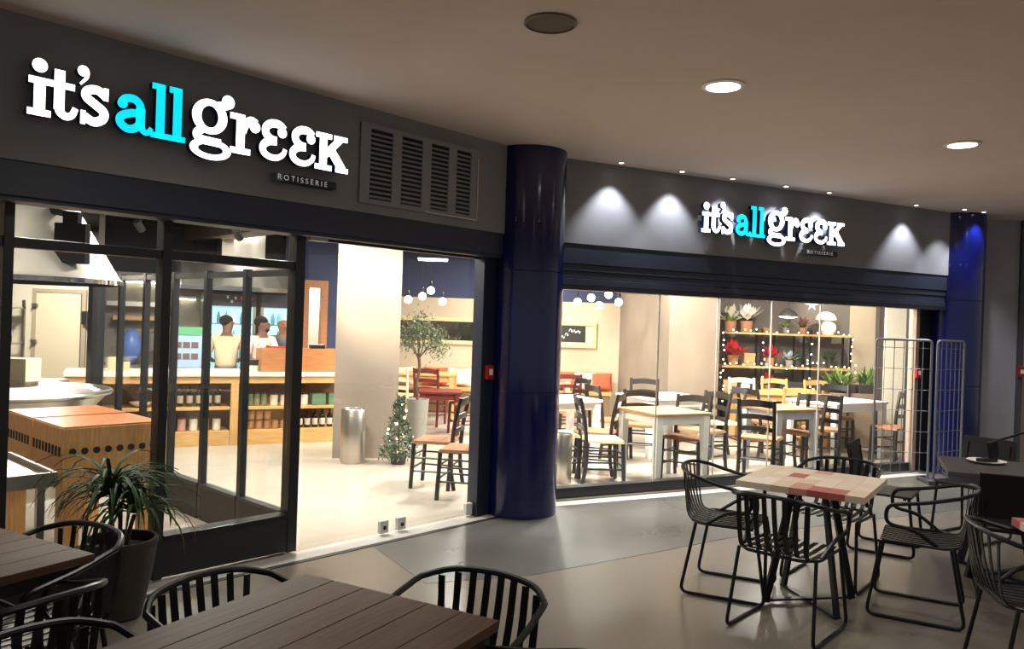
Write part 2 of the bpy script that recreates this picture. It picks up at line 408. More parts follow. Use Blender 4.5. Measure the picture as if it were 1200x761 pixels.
struct(MB().f2(2.4, 4.0, 14.0, 14.1, 0, 3.0).build('wall_beyond_door', M_CREAM))
a, b = P2(3.75, 13.0), Vector((-2.45, YB, 0))
struct(MB().beam((a.x, a.y, 1.5), (b.x, b.y, 1.5), .08, 3.0).build('wall_west', M_NAVYWALL))
struct(MB().f2(-.12, -.05, 12.0, 14.6, 0, 3.0).build('wall_kitchen_side', mat('grey_tile', '#6f665c', .4)))
struct(MB().bb(-11, -6.3, 13.4, 13.5, 2.2, 3.0).build('wall_store_upper', M_INCEIL))
struct(MB().bb(-11, -6.3, 13.4, 13.5, 0, 2.199).build('wall_store', mat('store_wall', '#d9ceb9', .7)))
struct(MB().bb(-13, -12.9, 2.0, 16.5, 0, 3.0).build('wall_west_end', M_TAUPE))
struct(MB().bb(-13, 9, 16.4, 16.5, 0, 3.0).build('wall_north', M_TAUPE))
struct(MB().f1(.32, .38, 4.92, 14, 0, 3.0).build('wall_grill_side', M_TAUPE))
# store room door
d3 = sempty('door_3')
MB().bb(-8.0, -7.93, 13.36, 13.395, 0, 1.95).bb(-7.17, -7.10, 13.36, 13.395, 0, 1.95).bb(-7.93, -7.17, 13.36, 13.395, 1.89, 1.95).build('frame', mat('door_frame_tan', '#a3947a', .6), d3)
MB().bb(-7.92, -7.18, 13.34, 13.395, .02, 1.88).build('leaf', mat('cream_door', '#cfc2a6', .5), d3, .004)
MB().bb(-7.14, -7.06, 13.30, 13.355, 1.38, 1.60).build('handle', M_FRAME, d3)
for z in (.45, 1.05, 1.65): MB().bb(-7.98, -7.88, 13.30, 13.338, z, z+.05).build('hinge', M_STEEL, d3)
struct(MB().bb(-6.98, -6.80, 13.2, 13.395, 0, 3.0).build('trim_post', M_FRAME))
# dark ceiling duct seen through the transom
du = MB().beam((-7.34, 14.9, 2.84), (-3.2, 10.4, 2.84), .35, .26).build('ceiling_duct', mat('duct_grey', '#4a4038', .7))
tag(du, 'long brown-grey square duct under the dark kitchen ceiling', 'duct')

# ================================================================ LIGHT FITTINGS
def downlight(loc, label, on=True):
    t = thing('downlight', label, 'ceiling light', loc, 0)
    MB().lathe([(.10, -.001), (.13, -.001), (.133, -.008), (.103, -.014), (.10, -.001)], 28).build('trim_ring', M_WHITE, t)
    MB().lathe([(.0, -.004), (.101, -.004), (.101, -.009), (0, -.009)], 28).build('diffuser', M_DIFF, t)
    light('downlight_beam', 'SPOT', (0, 0, -.03), P_SOFFIT, SOFT, t, (0, 0, -3), .09, D(150), .7)
    return t
downlight((1.24, 4.90, CEIL), 'round glowing downlight in the soffit above the patchwork-topped table')
downlight((3.42, 6.18, CEIL), 'round glowing downlight in the soffit nearest the far navy column')
downlight((-.94, 3.40, CEIL), 'round glowing downlight in the soffit near the left sign, just above the view')
downlight((5.75, 7.5, CEIL), 'round glowing downlight in the soffit beyond the right edge of the view')
downlight((1.6, 1.6, CEIL), 'added out-of-view downlight in the soffit over the viewer, right of the slatted table')  # this and the next are added out of view to light the terrace
downlight((4.1, 3.3, CEIL), 'added out-of-view downlight in the soffit over the terrace to the right of the view')
t = thing('smoke_detector', 'round beige speaker grille with thin rim set in the soffit', 'ceiling speaker', (.14, 3.97, CEIL))
MB().lathe([(.118, 0), (.13, 0), (.132, -.010), (.118, -.016), (.118, 0)], 32).build('rim', mat('speaker_rim', '#7a6a5c', .6), t)
MB().lathe([(0, -.012), (.116, -.009), (.117, -.0005), (0, -.0005)], 32).build('grille', mat('speaker_grille', '#6b5d50', .8), t)
t.name = 'ceiling_speaker'
fs = [(4.12, 'above bare fascia, first right of the big navy column'), (4.81, 'above bare fascia, second right of the big navy column'),
      (5.43, 'above the white its of the further sign'), (6.14, 'above the cyan letters of the further sign'), (6.76, 'above the last letters of the further sign'),
      (8.14, 'just left of the far navy column'), (8.80, 'right in front of the far navy column'), (9.15, 'right of the far navy column')]
for u, s in fs:
    v = 6.06 if u < 8.5 else 5.93
    t = thing('fascia_spotlight', 'small bright spotlight in the soffit ' + s, 'spotlight', P2(u, v, CEIL), A2, 'small spotlights along the further fascia')
    MB().lathe([(.022, 0), (.036, 0), (.036, -.012), (.022, -.016), (.022, 0)], 16).build('trim_ring', M_WHITE, t)
    MB().lathe([(0, -.010), (.023, -.010), (.023, -.012), (0, -.012)], 14).build('lens', M_DIFF, t)
    light('spot_beam', 'SPOT', (0, 0, -.03), P_FASCIA, COOL, t, (0, .03, -2), .02, D(88), .65)
def track_spot(loc, target, label, power=None, spot=70, color=WARM):
    loc = Vector(loc); d = (Vector(target) - loc).normalized(); t = thing('track_spotlight', label, 'spotlight', loc, 0, 'track spotlights under the dark ceiling')
    MB().bb(-.015, .015, -.015, .015, .06, 2.995-loc.z).build('stem', M_BLACK, t)
    MB().tube([-d*.02 + Vector((0, 0, .05)), -d*.02 + Vector((0, 0, -.0))], .012).build('yoke', M_BLACK, t)
    MB().tube([-d*.09, d*.05], .045, 14).build('can', M_BLACK, t)
    MB().tube([d*.05, d*.054], .038, 14).build('lens', M_LAMP, t)
    light('track_beam', 'SPOT', d*.08, P_TRACK if power is None else power, color, t, d*3, .04, D(spot), .6)
    return t
track_spot((-1.95, 8.15, 2.75), (-1.64, 9.4, 2.2), 'black track spotlight aimed at the beige pillar by the entrance', 480, 66)
track_spot((-1.1, 8.9, 2.50), (-1.5, 9.6, 1.7), 'black twin-headed track spotlight hanging above the olive tree', 80, 80)
track_spot((-4.3, 9.2, 2.6), (-4.0, 11, .9), 'black track spotlight over the front of the wooden bar counter', 150, 90)
track_spot((-3.2, 9.3, 2.55), (-2.9, 11.3, .9), 'black track spotlight over the till end of the wooden bar counter', 150, 90)
track_spot((-3.75, 5.75, 2.62), (-4.1, 6.4, 2.1), 'black track spotlight aimed at the steel hood over the grill', 20, 70)
track_spot((-2.6, 6.3, 2.7), (-3.0, 5.6, .8), 'black track spotlight aimed at the wooden butcher block', 80, 90)
track_spot((2.05, 11.0, 2.75), (2.35, 11.75, 2.0), 'black track spotlight aimed at the taupe wall left of the shelf unit', 400, 75)
track_spot((5.0, 11.9, 2.75), (5.7, 13.3, 1.9), 'black track spotlight aimed at the beige wall right of the shelf unit', 220, 80)
def fill_panel(loc, label, power=None, size=.5, color=SOFT):  # added fill lamps, unseen from the camera, that brighten the restaurant
    t = thing('fill_panel_light', label, 'ceiling light', loc, 0, 'added fill lamps inside the restaurant')
    MB().lathe([(size/2, 0), (size/2+.02, 0), (size/2+.02, -.05), (size/2, -.05), (size/2, 0)], 24).build('housing', M_BLACK, t)
    MB().lathe([(0, -.03), (size/2, -.03), (size/2, -.034), (0, -.034)], 24).build('diffuser', M_LAMP, t)
    light('panel_glow', 'AREA', (0, 0, -.06), P_ROOM if power is None else power, color, t, (0, 0, -3), size)
    return t
fill_panel((-1.9, 7.2, 2.995), 'added fill lamp on the inside ceiling over the entrance floor', 150, .5)
fill_panel((-3.6, 8.6, 2.995), 'added fill lamp on the inside ceiling before the bar counter')
fill_panel((-3.9, 11.6, 2.995), 'added fill lamp on the inside ceiling over the kitchen staff', 120)
fill_panel((-3.0, 5.2, 2.995), 'added fill lamp on the inside ceiling over the butcher block', 60)
fill_panel((-.4, 11.5, 2.995), 'added fill lamp on the inside ceiling over the red tables')
fill_panel((1.3, 9.2, 2.995), 'added fill lamp on the inside ceiling over the white-legged tables')
fill_panel((3.6, 10.6, 2.995), 'added fill lamp on the inside ceiling over the white table by the shelf unit')
fill_panel((.4, 13.4, 2.995), 'added fill lamp on the inside ceiling over the cushioned bench')
fill_panel(tuple(P2(4.9, 6.95, 2.995)), 'added fill lamp on the inside ceiling just behind the left end of the right-hand glazing', 230, .4)
fill_panel(tuple(P2(7.0, 6.95, 2.995)), 'added fill lamp on the inside ceiling just behind the right end of the right-hand glazing', 200, .4)
fill_panel((-7.0, 11.8, 2.995), 'added fill lamp on the inside ceiling before the cream store door')
fill_panel(tuple(P2(3.0, 13.6, 2.995)), 'added fill lamp on the ceiling beyond the orange door frame', 160, .3)
# pendant globes over the bench tables
g = thing('pendant_lamp', 'glowing globe pendant', 'pendant lamp', (0, 0, 3.0))
MB().tube([(0, 0, 0), (0, 0, -.80)], .004, 6).build('cord', M_BLACK, g)
MB().lathe([(.014, -.80), (.02, -.81), (.02, -.87), (.014, -.88)], 10).build('lamp_holder', M_BLACK, g)
MB().ball((0, 0, -.945), .06, 16).build('globe', M_PEND, g)
pn = [(-1.63, 12.5, 1.94, 'seen through the door, leftmost of its cluster'), (-1.41, 12.5, 2.0, 'above the olive tree, second from the left'), (-1.27, 12.4, 2.09, 'highest of the cluster seen through the door'), (-1.1, 12.6, 1.93, 'seen through the door, rightmost of its cluster'),
      (1.01, 12.5, 1.99, 'leftmost seen through the right-hand glazing'), (1.21, 12.4, 2.06, 'second seen through the right-hand glazing'), (1.36, 12.6, 1.95, 'lowest one seen through the right-hand glazing'), (1.49, 12.5, 2.12, 'highest one seen through the right-hand glazing'), (1.65, 12.5, 2.01, 'rightmost seen through the right-hand glazing')]
for i, (x, y, z, s) in enumerate(pn):
    o = place(g, i == 0, (x, y, z+.955), 0, 'glowing globe pendant on thin black cord, ' + s, 'globe pendants over the bench tables')
    MB().tube([(0, 0, 0), (0, 0, 2.998-z-.955)], .004, 6).build('cord', M_BLACK, o)
light('globe_glow', 'POINT', (0, 0, -.955), 6, WARM, g, None, .08)

# ================================================================ SIGNS
def rect(a, b, c, d): return ('p', [(a, b), (c, b), (c, d), (a, d)])
def disc(x, y, r, n=20): return ('p', [(x+r*cos(2*pi*k/n), y+r*sin(2*pi*k/n)) for k in range(n)])
def stroke(pts, w0, w1=None): return ('s', pts, w0, w1 or w0)
def ring(x, y, ro, rp, ri, rj): return ('r', x, y, ro, rp, ri, rj)
def eps(dx):
    q = lambda L: [(x+dx, y) for x, y in L]
    return [disc(1.478+dx, .188, .034), stroke(q([(1.492, .21), (1.455, .236), (1.40, .234), (1.362, .205), (1.362, .165), (1.395, .135), (1.44, .128)]), .052),
            stroke(q([(1.44, .128), (1.38, .116), (1.343, .08), (1.352, .04), (1.398, .018), (1.45, .022), (1.49, .05), (1.503, .085)]), .056, .03)]
def ell(dx): return [rect(.66+dx, 0, .712+dx, .315), rect(.635+dx, .28, .69+dx, .315), rect(.632+dx, 0, .737+dx, .033)]
LET = [
 ('w', [rect(.03, 0, .085, .2), rect(0, 0, .112, .035), rect(.004, .165, .06, .2), disc(.055, .262, .037)]),
 ('w', [rect(.125, .05, .177, .262), rect(.086, .165, .226, .2), stroke([(.151, .07), (.158, .04), (.185, .022), (.215, .035), (.232, .075)], .05, .03)]),
 ('w', [disc(.266, .285, .03), stroke([(.284, .288), (.284, .255), (.252, .212)], .026, .012)]),
 ('w', [stroke([(.385, .17), (.34, .198), (.29, .185), (.285, .15), (.33, .118), (.375, .085), (.37, .045), (.325, .022), (.275, .045)], .048), rect(.372, .148, .398, .218), rect(.257, 0, .283, .075)]),
 ('c', [rect(.548, .04, .60, .15), stroke([(.575, .13), (.568, .17), (.535, .195), (.49, .188), (.47, .165)], .045), disc(.474, .158, .028),
        stroke([(.575, .118), (.52, .112), (.468, .085), (.465, .048), (.505, .022), (.548, .034), (.575, .065)], .045), stroke([(.575, .055), (.592, .024), (.618, .02), (.637, .05)], .042, .026)]),
 ('c', ell(0)), ('c', ell(.1)),
 ('w', [ring(.985, .19, .112, .106, .054, .066), disc(1.1, .302, .042), stroke([(1.035, .262), (1.095, .282)], .055), stroke([(.94, .11), (.905, .078), (.925, .048), (.99, .042), (1.06, .04)], .05), ring(.995, -.006, .132, .064, .08, .03)]),
 ('w', [rect(1.158, 0, 1.216, .248), rect(1.12, 0, 1.256, .038), rect(1.115, .21, 1.18, .248), stroke([(1.2, .14), (1.222, .195), (1.258, .222), (1.292, .208)], .05), disc(1.284, .186, .037)]),
 ('w', eps(0)), ('w', eps(.217)),
 ('w', [rect(1.765, 0, 1.825, .25), rect(1.735, .215, 1.862, .25), rect(1.73, 0, 1.866, .036), stroke([(1.81, .105), (1.935, .232)], .05), rect(1.878, .215, 1.99, .25), stroke([(1.85, .15), (1.955, .02)], .066), rect(1.895, 0, 2.0, .036)]),
]
def letter_meshes(shapes, face, side, depth=.045):
    def put(poly):
        n = len(poly); a = sum(poly[i][0]*poly[(i+1) % n][1] - poly[(i+1) % n][0]*poly[i][1] for i in range(n))
        if a < 0: poly = poly[::-1]
        face.add([(x, -depth, z) for x, z in poly], [tuple(range(n))])
        side.add([(x, -depth+.001, z) for x, z in poly] + [(x, 0, z) for x, z in poly], [(i, n+i, n+(i+1) % n, (i+1) % n) for i in range(n)] + [tuple(range(n, 2*n))[::-1]])
    for s in shapes:
        if s[0] == 'p': put(s[1])
        elif s[0] == 's':
            pts = [(p.x, p.y) for p in spline([(a, b, 0) for a, b in s[1]], 5)] if len(s[1]) > 2 else s[1]
            k = len(pts); L = []; Rr = []
            for i, (x, y) in enumerate(pts):
                x0, y0 = pts[max(i-1, 0)]; x1, y1 = pts[min(i+1, k-1)]; dx, dy = x1-x0, y1-y0; l = math.hypot(dx, dy) or 1
                w = (s[2] + (s[3]-s[2])*i/(k-1))/2; L.append((x-dy/l*w, y+dx/l*w)); Rr.append((x+dy/l*w, y-dx/l*w))
            for i in range(k-1): put([L[i], Rr[i], Rr[i+1], L[i+1]])
        else:
            _, x, y, a, b, c, d = s; n = 32
            for i in range(n):
                t0, t1 = 2*pi*i/n, 2*pi*(i+1)/n
                put([(x+a*cos(t0), y+b*sin(t0)), (x+a*cos(t1), y+b*sin(t1)), (x+c*cos(t1), y+d*sin(t1)), (x+c*cos(t0), y+d*sin(t0))])
def sign(origin, rz, label, sc=1.0):
    t = thing('shop_sign', label, 'sign', origin, rz); t.scale = (sc, sc, sc)
    for k, shp in LET:
        f, sd = MB(), MB(); letter_meshes(shp, f, sd)
        o = sd.build('letter', M_SIGNSIDE, t)
        f.build('letter_face', M_SIGNW if k == 'w' else M_SIGNC, o)
    MB().bb(1.512, 1.925, -.02, .05, -.118, -.066).build('plaque', M_PLAQUE, t)
    MB().bb(1.46, 1.511, -.02, .05, -.118, -.066).build('plaque_end', M_PLAQUE2, t)
    cu = bpy.data.curves.new('lettering', 'FONT'); cu.body = 'ROTISSERIE'; cu.size = .05; cu.extrude = .001; cu.space_character = 1.58
    cu.materials.append(M_TEXT); tmp = bpy.data.objects.new('lettering_curve', cu); COL.objects.link(tmp)
    me = bpy.data.meshes.new_from_object(tmp.evaluated_get(bpy.context.evaluated_depsgraph_get())); bpy.data.objects.remove(tmp)
    me.name = 'lettering'; o = bpy.data.objects.new('lettering', me); o['kind'] = 'stuff'; COL.objects.link(o); o.parent = t
    o.location = (1.468, -.0225, -.109); o.rotation_euler = (pi/2, 0, 0)
    # stand-off studs behind the letters
    for x in (.06, .34, .69, 1.19, 1.79): MB().tube([(x, 0, .1), (x, .05, .1)], .008, 6).build('stud', M_FRAME, t)
    return t
sign(P1(1.31*.985, D1-.05, 2.62), A1, 'large glowing white and cyan sign reading its all greek on the near fascia', .975)
sign(P2(5.18*.99, D2-.05, 2.59), A2, 'glowing white and cyan sign reading its all greek on the further, spotlit fascia', .985)
# ventilation grille
t = thing('vent_grille', 'grey steel ventilation grille with four louvred columns on the near fascia', 'vent', P1(3.40, D1, 2.46), A1)
fw_, fh_ = 1.16, .57
cols = [(.085, .285), (.37, .57), (.66, .84), (.925, 1.08)]
M_VENT = mat('vent_grey', '#86868a', .5, hex2='#8e8e92', scale=5); M_VENTD = mat('vent_dark', '#17181b', .7)
MB().bb(0, fw_, -.004, -.001, 0, fh_).build('backing', M_VENTD, t)
xs = [0] + [q for c in cols for q in c] + [fw_]
for i in range(0, len(xs), 2): MB().bb(xs[i], xs[i+1], -.018, -.004, 0, fh_).build('panel', M_VENT, t, .002)
for a, b in cols:
    MB().bb(a, b, -.018, -.004, 0, .035).build('end_plate', M_VENT, t); MB().bb(a, b, -.018, -.004, fh_-.035, fh_).build('end_plate', M_VENT, t)
    for k in range(14):
        z = .055 + k*(fh_-.09)/14
        MB().box(((a+b)/2, -.011, z), (b-a, .004, .021), M=Matrix.Rotation(D(-35), 3, 'X')).build('slat', M_VENT, t)
MB().bb(fw_-.01, fw_, -.024, -.018, 0, .5).bb(.6, fw_, -.024, -.018, 0, .01).build('trim', M_STEEL, t)
# red call points
for loc, rz, s in ((P1(4.855, VD-.06, 1.22), A1, 'red fire call box on the navy door jamb beside the big column'),
                   (P2(8.73, VG-.05, 1.20), A2, 'red fire call box on the far end of the right-hand glazing'),
                   (Vector((6.39, 10.06, 1.24)), 0, 'red fire call box on the grey wall at the far right')):
    t = thing('call_box', s, 'alarm box', loc, rz, 'red fire call boxes')
    MB().bb(-.04, .04, -.04, -.001, -.06, .06).build('housing', M_RED, t, .006)
    MB().bb(-.02, .02, -.044, -.04, -.02, .03).build('window', M_WHITE, t)

# ================================================================ TERRACE FURNITURE
def wire_chair():
    t = thing('wire_armchair', 'x', 'chair')
    for s in (-1, 1):
        MB().tube(fillet([(s*.215, -.17, .445), (s*.24, -.25, .011), (s*.24, .26, .011), (s*.215, .19, .445)], .05), .0105, 8).build('leg', M_BLACK, t)
    half = fillet([(-.218, -.10, .449), (-.245, .02, .535), (-.262, .17, .555), (-.266, .165, .665), (-.262, -.04, .70), (-.25, -.17, .735)], .05, 4)
    pts = half + spline([(-.245, -.20, .742), (-.16, -.275, .764), (0, -.30, .773), (.16, -.275, .764), (.245, -.20, .742)], 5) + [Vector((-p.x, p.y, p.z)) for p in half[::-1]]
    MB().tube(pts, .0115, 8).build('arm_rail', M_BLACK, t)
    se = [(-.215, .2), (.215, .2), (.225, -.14), (.15, -.215), (-.15, -.215), (-.225, -.14)]
    MB().tube([p for p in fillet([(x, y, .445) for x, y in se + se[:2]], .04)][4:-4], .009, 6).build('seat_frame', M_BLACK, t)
    for i in range(8):
        x = -.19 + i*.38/7; q = 1 - (x/.24)**2
        yt = -.30 + .10*(x/.2)**2*.55; zt = .770 - .03*(x/.2)**2
        MB().strip(spline([(x, yt, zt), (x*.98, -.272+.03*(x/.2)**2, .62), (x*.95, -.222, .478), (x*.94, -.15, .448), (x*.94, .02, .440), (x*.94, .2, .449)], 4), (1, 0, 0), .026, .005).build('slat', M_BLACK, t)
    return t
wc = wire_chair()
wcs = [((1.43, 5.10), -26, 'black wire armchair on the column side of the patchwork-topped table'),
       ((1.585, 4.47), 49, 'black wire armchair with its back to the viewer at the patchwork-topped table'),
       ((2.48, 4.80), 151, 'black wire armchair at the patchwork-topped table, its back to the dark table'),
       ((2.19, 5.38), 230, 'black wire armchair on the glazing side of the patchwork-topped table'),
       ((-.765, 2.50), -29, 'black slatted armchair at the near slatted table, facing away from the plant pot'),
       ((-.175, 2.54), 241, 'black slatted armchair at the far end of the near slatted table, beside the bare floor'),
       ((-.055, 2.10), 151, 'black slatted armchair at the right-hand side of the near slatted table, only its rail showing'),
       ((-1.06, 1.99), -29, 'black slatted armchair nearest the lower left corner, between the two slatted tables'),
       ((-1.78, 2.98), 241, 'black slatted armchair in front of the potted plant at the left slatted table'),
       ((-1.62, 2.55), 151, 'black slatted armchair at the left slatted table, back towards the near slatted table'),
       ((2.50, 3.73), -12, 'black wire armchair cut by the lower right edge of the picture'),
       ((4.86, 7.45), 200, 'black slatted armchair before the grey wall, behind the dark-topped table')]
for i, (p, a, s) in enumerate(wcs): place(wc, i == 0, (*p, 0), D(a-90), s, 'black wire armchairs on the terrace')
def solid_chair():
    t = thing('solid_back_chair', 'x', 'chair')
    m = mat('black_laminate', '#121215', .38)
    MB().bb(-.21, .21, -.2, .2, .44, .458).build('seat', m, t, .006)
    MB().box((0, -.235, .665), (.43, .014, .29), M=Matrix.Rotation(D(10), 3, 'X')).build('backrest', m, t, .006)
    for s in (-1, 1):
        MB().tube(fillet([(s*.19, -.2, .44), (s*.2, -.24, .011), (s*.2, .23, .011), (s*.19, .18, .44)], .05), .0115, 8).build('leg', M_BLACK, t)
        MB().tube([(s*.17, -.19, .44), (s*.17, -.215, .54), (s*.17, -.245, .76)], .010, 8).build('back_post', M_BLACK, t)
    MB().bb(-.19, .19, -.17, -.15, .425, .44).bb(-.19, .19, .14, .16, .425, .44).build('seat_rail', M_BLACK, t)
    return t
sc_ = solid_chair()
for i, (p, a, s) in enumerate([((3.27, 5.17), 64, 'black solid-backed chair at the dark-topped table, back to the viewer'),
                               ((3.84, 6.62), 212, 'black solid-backed chair at the far side of the dark-topped table, by the wire fence'),
                               ((2.93, 6.17), -35, 'black solid-backed chair standing before the glazing behind the patchwork-topped table')]):
    place(sc_, i == 0, (*p, 0), D(a-90), s, 'black solid-backed chairs')
# slatted tables in the foreground
def deck_table(loc, rz, w, l, n, label):
    t = thing('slatted_table', label, 'table', loc, rz)     # origin: far-left corner A; +x along the short side, -y along the boards
    bw = w/n
    for k in range(n): MB().bb(k*bw+.0015, (k+1)*bw-.0015, -l, 0, .718, .75).build('board', M_DECK, t, .002)
    MB().bb(.02, w-.02, -l+.02, -l+.05, .67, .717).bb(.02, w-.02, -.05, -.02, .67, .717).bb(.02, .05, -l+.05, -.05, .67, .717).bb(w-.05, w-.02, -l+.05, -.05, .67, .717).build('apron', mat('deck_frame', '#1c1613', .5), t)
    for x in (.06, w-.06):
        for y in (-.06, -l+.06): MB().bb(x-.025, x+.025, y-.025, y+.025, 0, .67).build('leg', M_BLACK, t)
    return t
deck_table((-.69, 2.795, 0), D(-29), .78, 1.7, 6, 'dark brown slatted table nearest the viewer')
deck_table((-1.50-.78*cos(D(-29)), 2.94-.78*sin(D(-29)), 0), D(-29), .78, 1.0, 6, 'dark brown slatted table at the left edge beside the potted plant')
# patchwork bistro tables
PW = ['#e2d1b8', '#e8d9c2', '#dac6aa', '#e2d2bc', '#ebdeca', '#dfcbb1']; PR = ['#b9655b', '#cf9585', '#b35850']
def patch_table(loc, rz, label, seed):
    rnd = random.Random(seed)
    t = thing('patchwork_table', label, 'table', (*loc, 0), rz)
    n, s = 7, .72; bw = s/n
    for r in range(n):
        x = -s/2; 
        while x < s/2 - .01:
            L = min(rnd.choice([.12, .16, .2, .26]), s/2 - x)
            if s/2 - x - L < .06: L = s/2 - x
            red = rnd.random() < .17
            c = rnd.choice(PR if red else PW)
            MB().bb(x+.0006, x+L-.0006, -s/2+r*bw+.0006, -s/2+(r+1)*bw-.0006, .712, .75).build('block', mat('patch'+c, c, .42, hex2=c, scale=30, bump=.05), t)
            x += L
    MB().bb(-.14, .14, -.02, .02, .69, .711).bb(-.02, .02, -.14, -.02, .69, .711).bb(-.02, .02, .02, .14, .69, .711).build('top_bracket', M_BLACK, t)
    for a in (45, 135, 225, 315):
        ca, sa = cos(D(a)), sin(D(a))
        MB().beam((ca*.13, sa*.13, .70), (ca*.29, sa*.29, .012), .042, .02, (-sa, ca, 0)).build('leg', M_BLACK, t)
    for a in (45, 135):
        ca, sa = cos(D(a)), sin(D(a))
        z = .012 if a == 45 else .0255
        MB().beam((-ca*.30, -sa*.30, z), (ca*.30, sa*.30, z), .04, .012).build('cross_bar', M_BLACK, t)
    return t
patch_table((1.87, 4.90), D(56), 'square table with pale and red patchwork wooden top on black splayed legs', 5)
patch_table((2.83, 3.62), D(-12), 'patchwork-topped wooden table cut off at the right edge of the picture', 9)
# dark-topped table at the right
t = thing('dark_table', 'square table with dark grey top between the solid-backed chairs', 'table', (3.45, 5.58, 0), D(67))
MB().bb(-.375, .375, -.375, .375, .712, .75).build('tabletop', M_DARKTOP, t, .004)
MB().bb(-.15, .15, -.02, .02, .69, .711).bb(-.02, .02, -.15, -.02, .69, .711).bb(-.02, .02, .02, .15, .69, .711).build('top_bracket', M_BLACK, t)
for a in (45, 135, 225, 315):
    ca, sa = cos(D(a)), sin(D(a))
    MB().beam((ca*.13, sa*.13, .70), (ca*.31, sa*.31, .012), .05, .022, (-sa, ca, 0)).build('leg', M_BLACK, t)
for a, z in ((45, .012), (135, .0255)): MB().beam((-cos(D(a))*.32, -sin(D(a))*.32, z), (cos(D(a))*.32, sin(D(a))*.32, z), .045, .012).build('cross_bar', M_BLACK, t)
t = MB().lathe([(.0, .004), (.06, .0), (.075, .0), (.125, .016), (.128, .019), (.122, .019), (.075, .006), (0, .008)], 32).build('plate', M_WHITE); t.location = (3.45, 5.78, .7505)
tag(t, 'white plate holding folded black napkin on the dark-topped table', 'plate')
t = thing('napkin', 'folded black cloth napkin standing on the white plate', 'napkin', (3.45, 5.78, .7598), D(20))
MB().prism([(-.07, -.03), (.08, -.03), (.08, .03), (-.07, .03)], 0, .025).build('fold', mat('black_cloth', '#08080a', .8), t, .006)
MB().box((.06, 0, .085), (.085, .03, .12), M=Matrix.Rotation(D(-12), 3, 'Y')).build('peak', mat('black_cloth', '#08080a', .8), t, .008)
t = tag(MB().lathe([(.0, 0), (.03, 0), (.036, .10), (.033, .10), (.028, .006), (0, .006)], 20).build('tumbler', glass('tumbler_glass')), 'clear glass tumbler on the dark-topped table by the picture edge', 'glass')
t.location = (3.70, 5.68, .7505)
# wire fence panels
def fence(p0, p1, label):
    a, b = Vector((*p0, 0)), Vector((*p1, 0)); L = (b-a).length; t = thing('fence_panel', label, 'fence', a, math.atan2(b.y-a.y, b.x-a.x))
    mg = mat('galvanised', '#8d8f93', .35, .8)
    MB().tube(fillet([(.01, 0, .03), (.01, 0, 1.60), (L-.01, 0, 1.60), (L-.01, 0, .03)], .04), .014, 8).build('frame', mg, t)
    n = 6
    for k in range(1, n): MB().tube([(k*L/n, 0, .1), (k*L/n, 0, 1.59)], .0045, 6).build('upright_wire', mg, t)
    for k in range(7): MB().tube([(.01, -.008, .1+k*.235), (L-.01, -.008, .1+k*.235)], .004, 6).build('cross_wire', mg, t)
    for x in (.02, L-.02): MB().box((x, 0, .025), (.09, .34, .05)).build('foot', mat('fence_foot', '#34363a', .7), t, .008)
fence((4.12, 9.08), (4.74, 9.02), 'galvanised wire mesh barrier panel standing before the glazing')
fence((4.79, 9.02), (5.30, 9.38), 'galvanised wire mesh barrier panel standing before the far navy column')
# potted plant
def strap_plant(loc, label):
    t = thing('potted_plant', label, 'potted plant', loc)
    MB().lathe([(.10, 0), (.115, .01), (.165, .25), (.182, .38), (.19, .40), (.186, .425), (.168, .425), (.16, .36), (0, .36)], 28).build('pot', M_POT, t)
    MB().lathe([(.159, .358), (.155, .372), (0, .38)], 20).build('soil', M_SOIL, t)
    rnd = random.Random(3)
    for k in range(3): MB().tube(spline([(.03*cos(k*2.1), .03*sin(k*2.1), .37), (.05*cos(k*2.1), .05*sin(k*2.1), .48), (.07*cos(k*2.1), .07*sin(k*2.1), .55+.04*k)], 3), .012, 6).build('stem', M_BARK, t)
    for k in range(150):
        a = rnd.uniform(0, 2*pi); cz = .56 + .06*(k % 3); L = rnd.uniform(.34, .60); el = rnd.uniform(.3, 1.35); b0 = .07
        ox, oy = b0*cos((k % 3)*2.1), b0*sin((k % 3)*2.1); pts = []
        r_, z_ = 0, cz
        e = el; n = 7
        for i in range(n):
            pts.append((ox + r_*cos(a), oy + r_*sin(a), z_)); r_ += cos(e)*L/n; z_ += sin(e)*L/n; e -= rnd.uniform(.28, .48)
        wd = (-sin(a), cos(a), 0); mb = MB(); vs = []; fs_ = []
        for i, p in enumerate(pts):
            w_ = .0085*math.sin(pi*(.18+.82*i/(n-1)))+.0015; p = Vector(p); d_ = Vector(wd)*w_
            vs += [p-d_, p+Vector((0, 0, -.004)), p+d_]
        for i in range(n-1): fs_ += [(3*i, 3*i+1, 3*i+4, 3*i+3), (3*i+1, 3*i+2, 3*i+5, 3*i+4)]
        mb.add(vs, fs_, True).build('leaf', M_LEAF, t)
    return t
strap_plant((-2.06, 4.30, 0), 'dark pot of drooping strap-leaved plant before the left shop window')

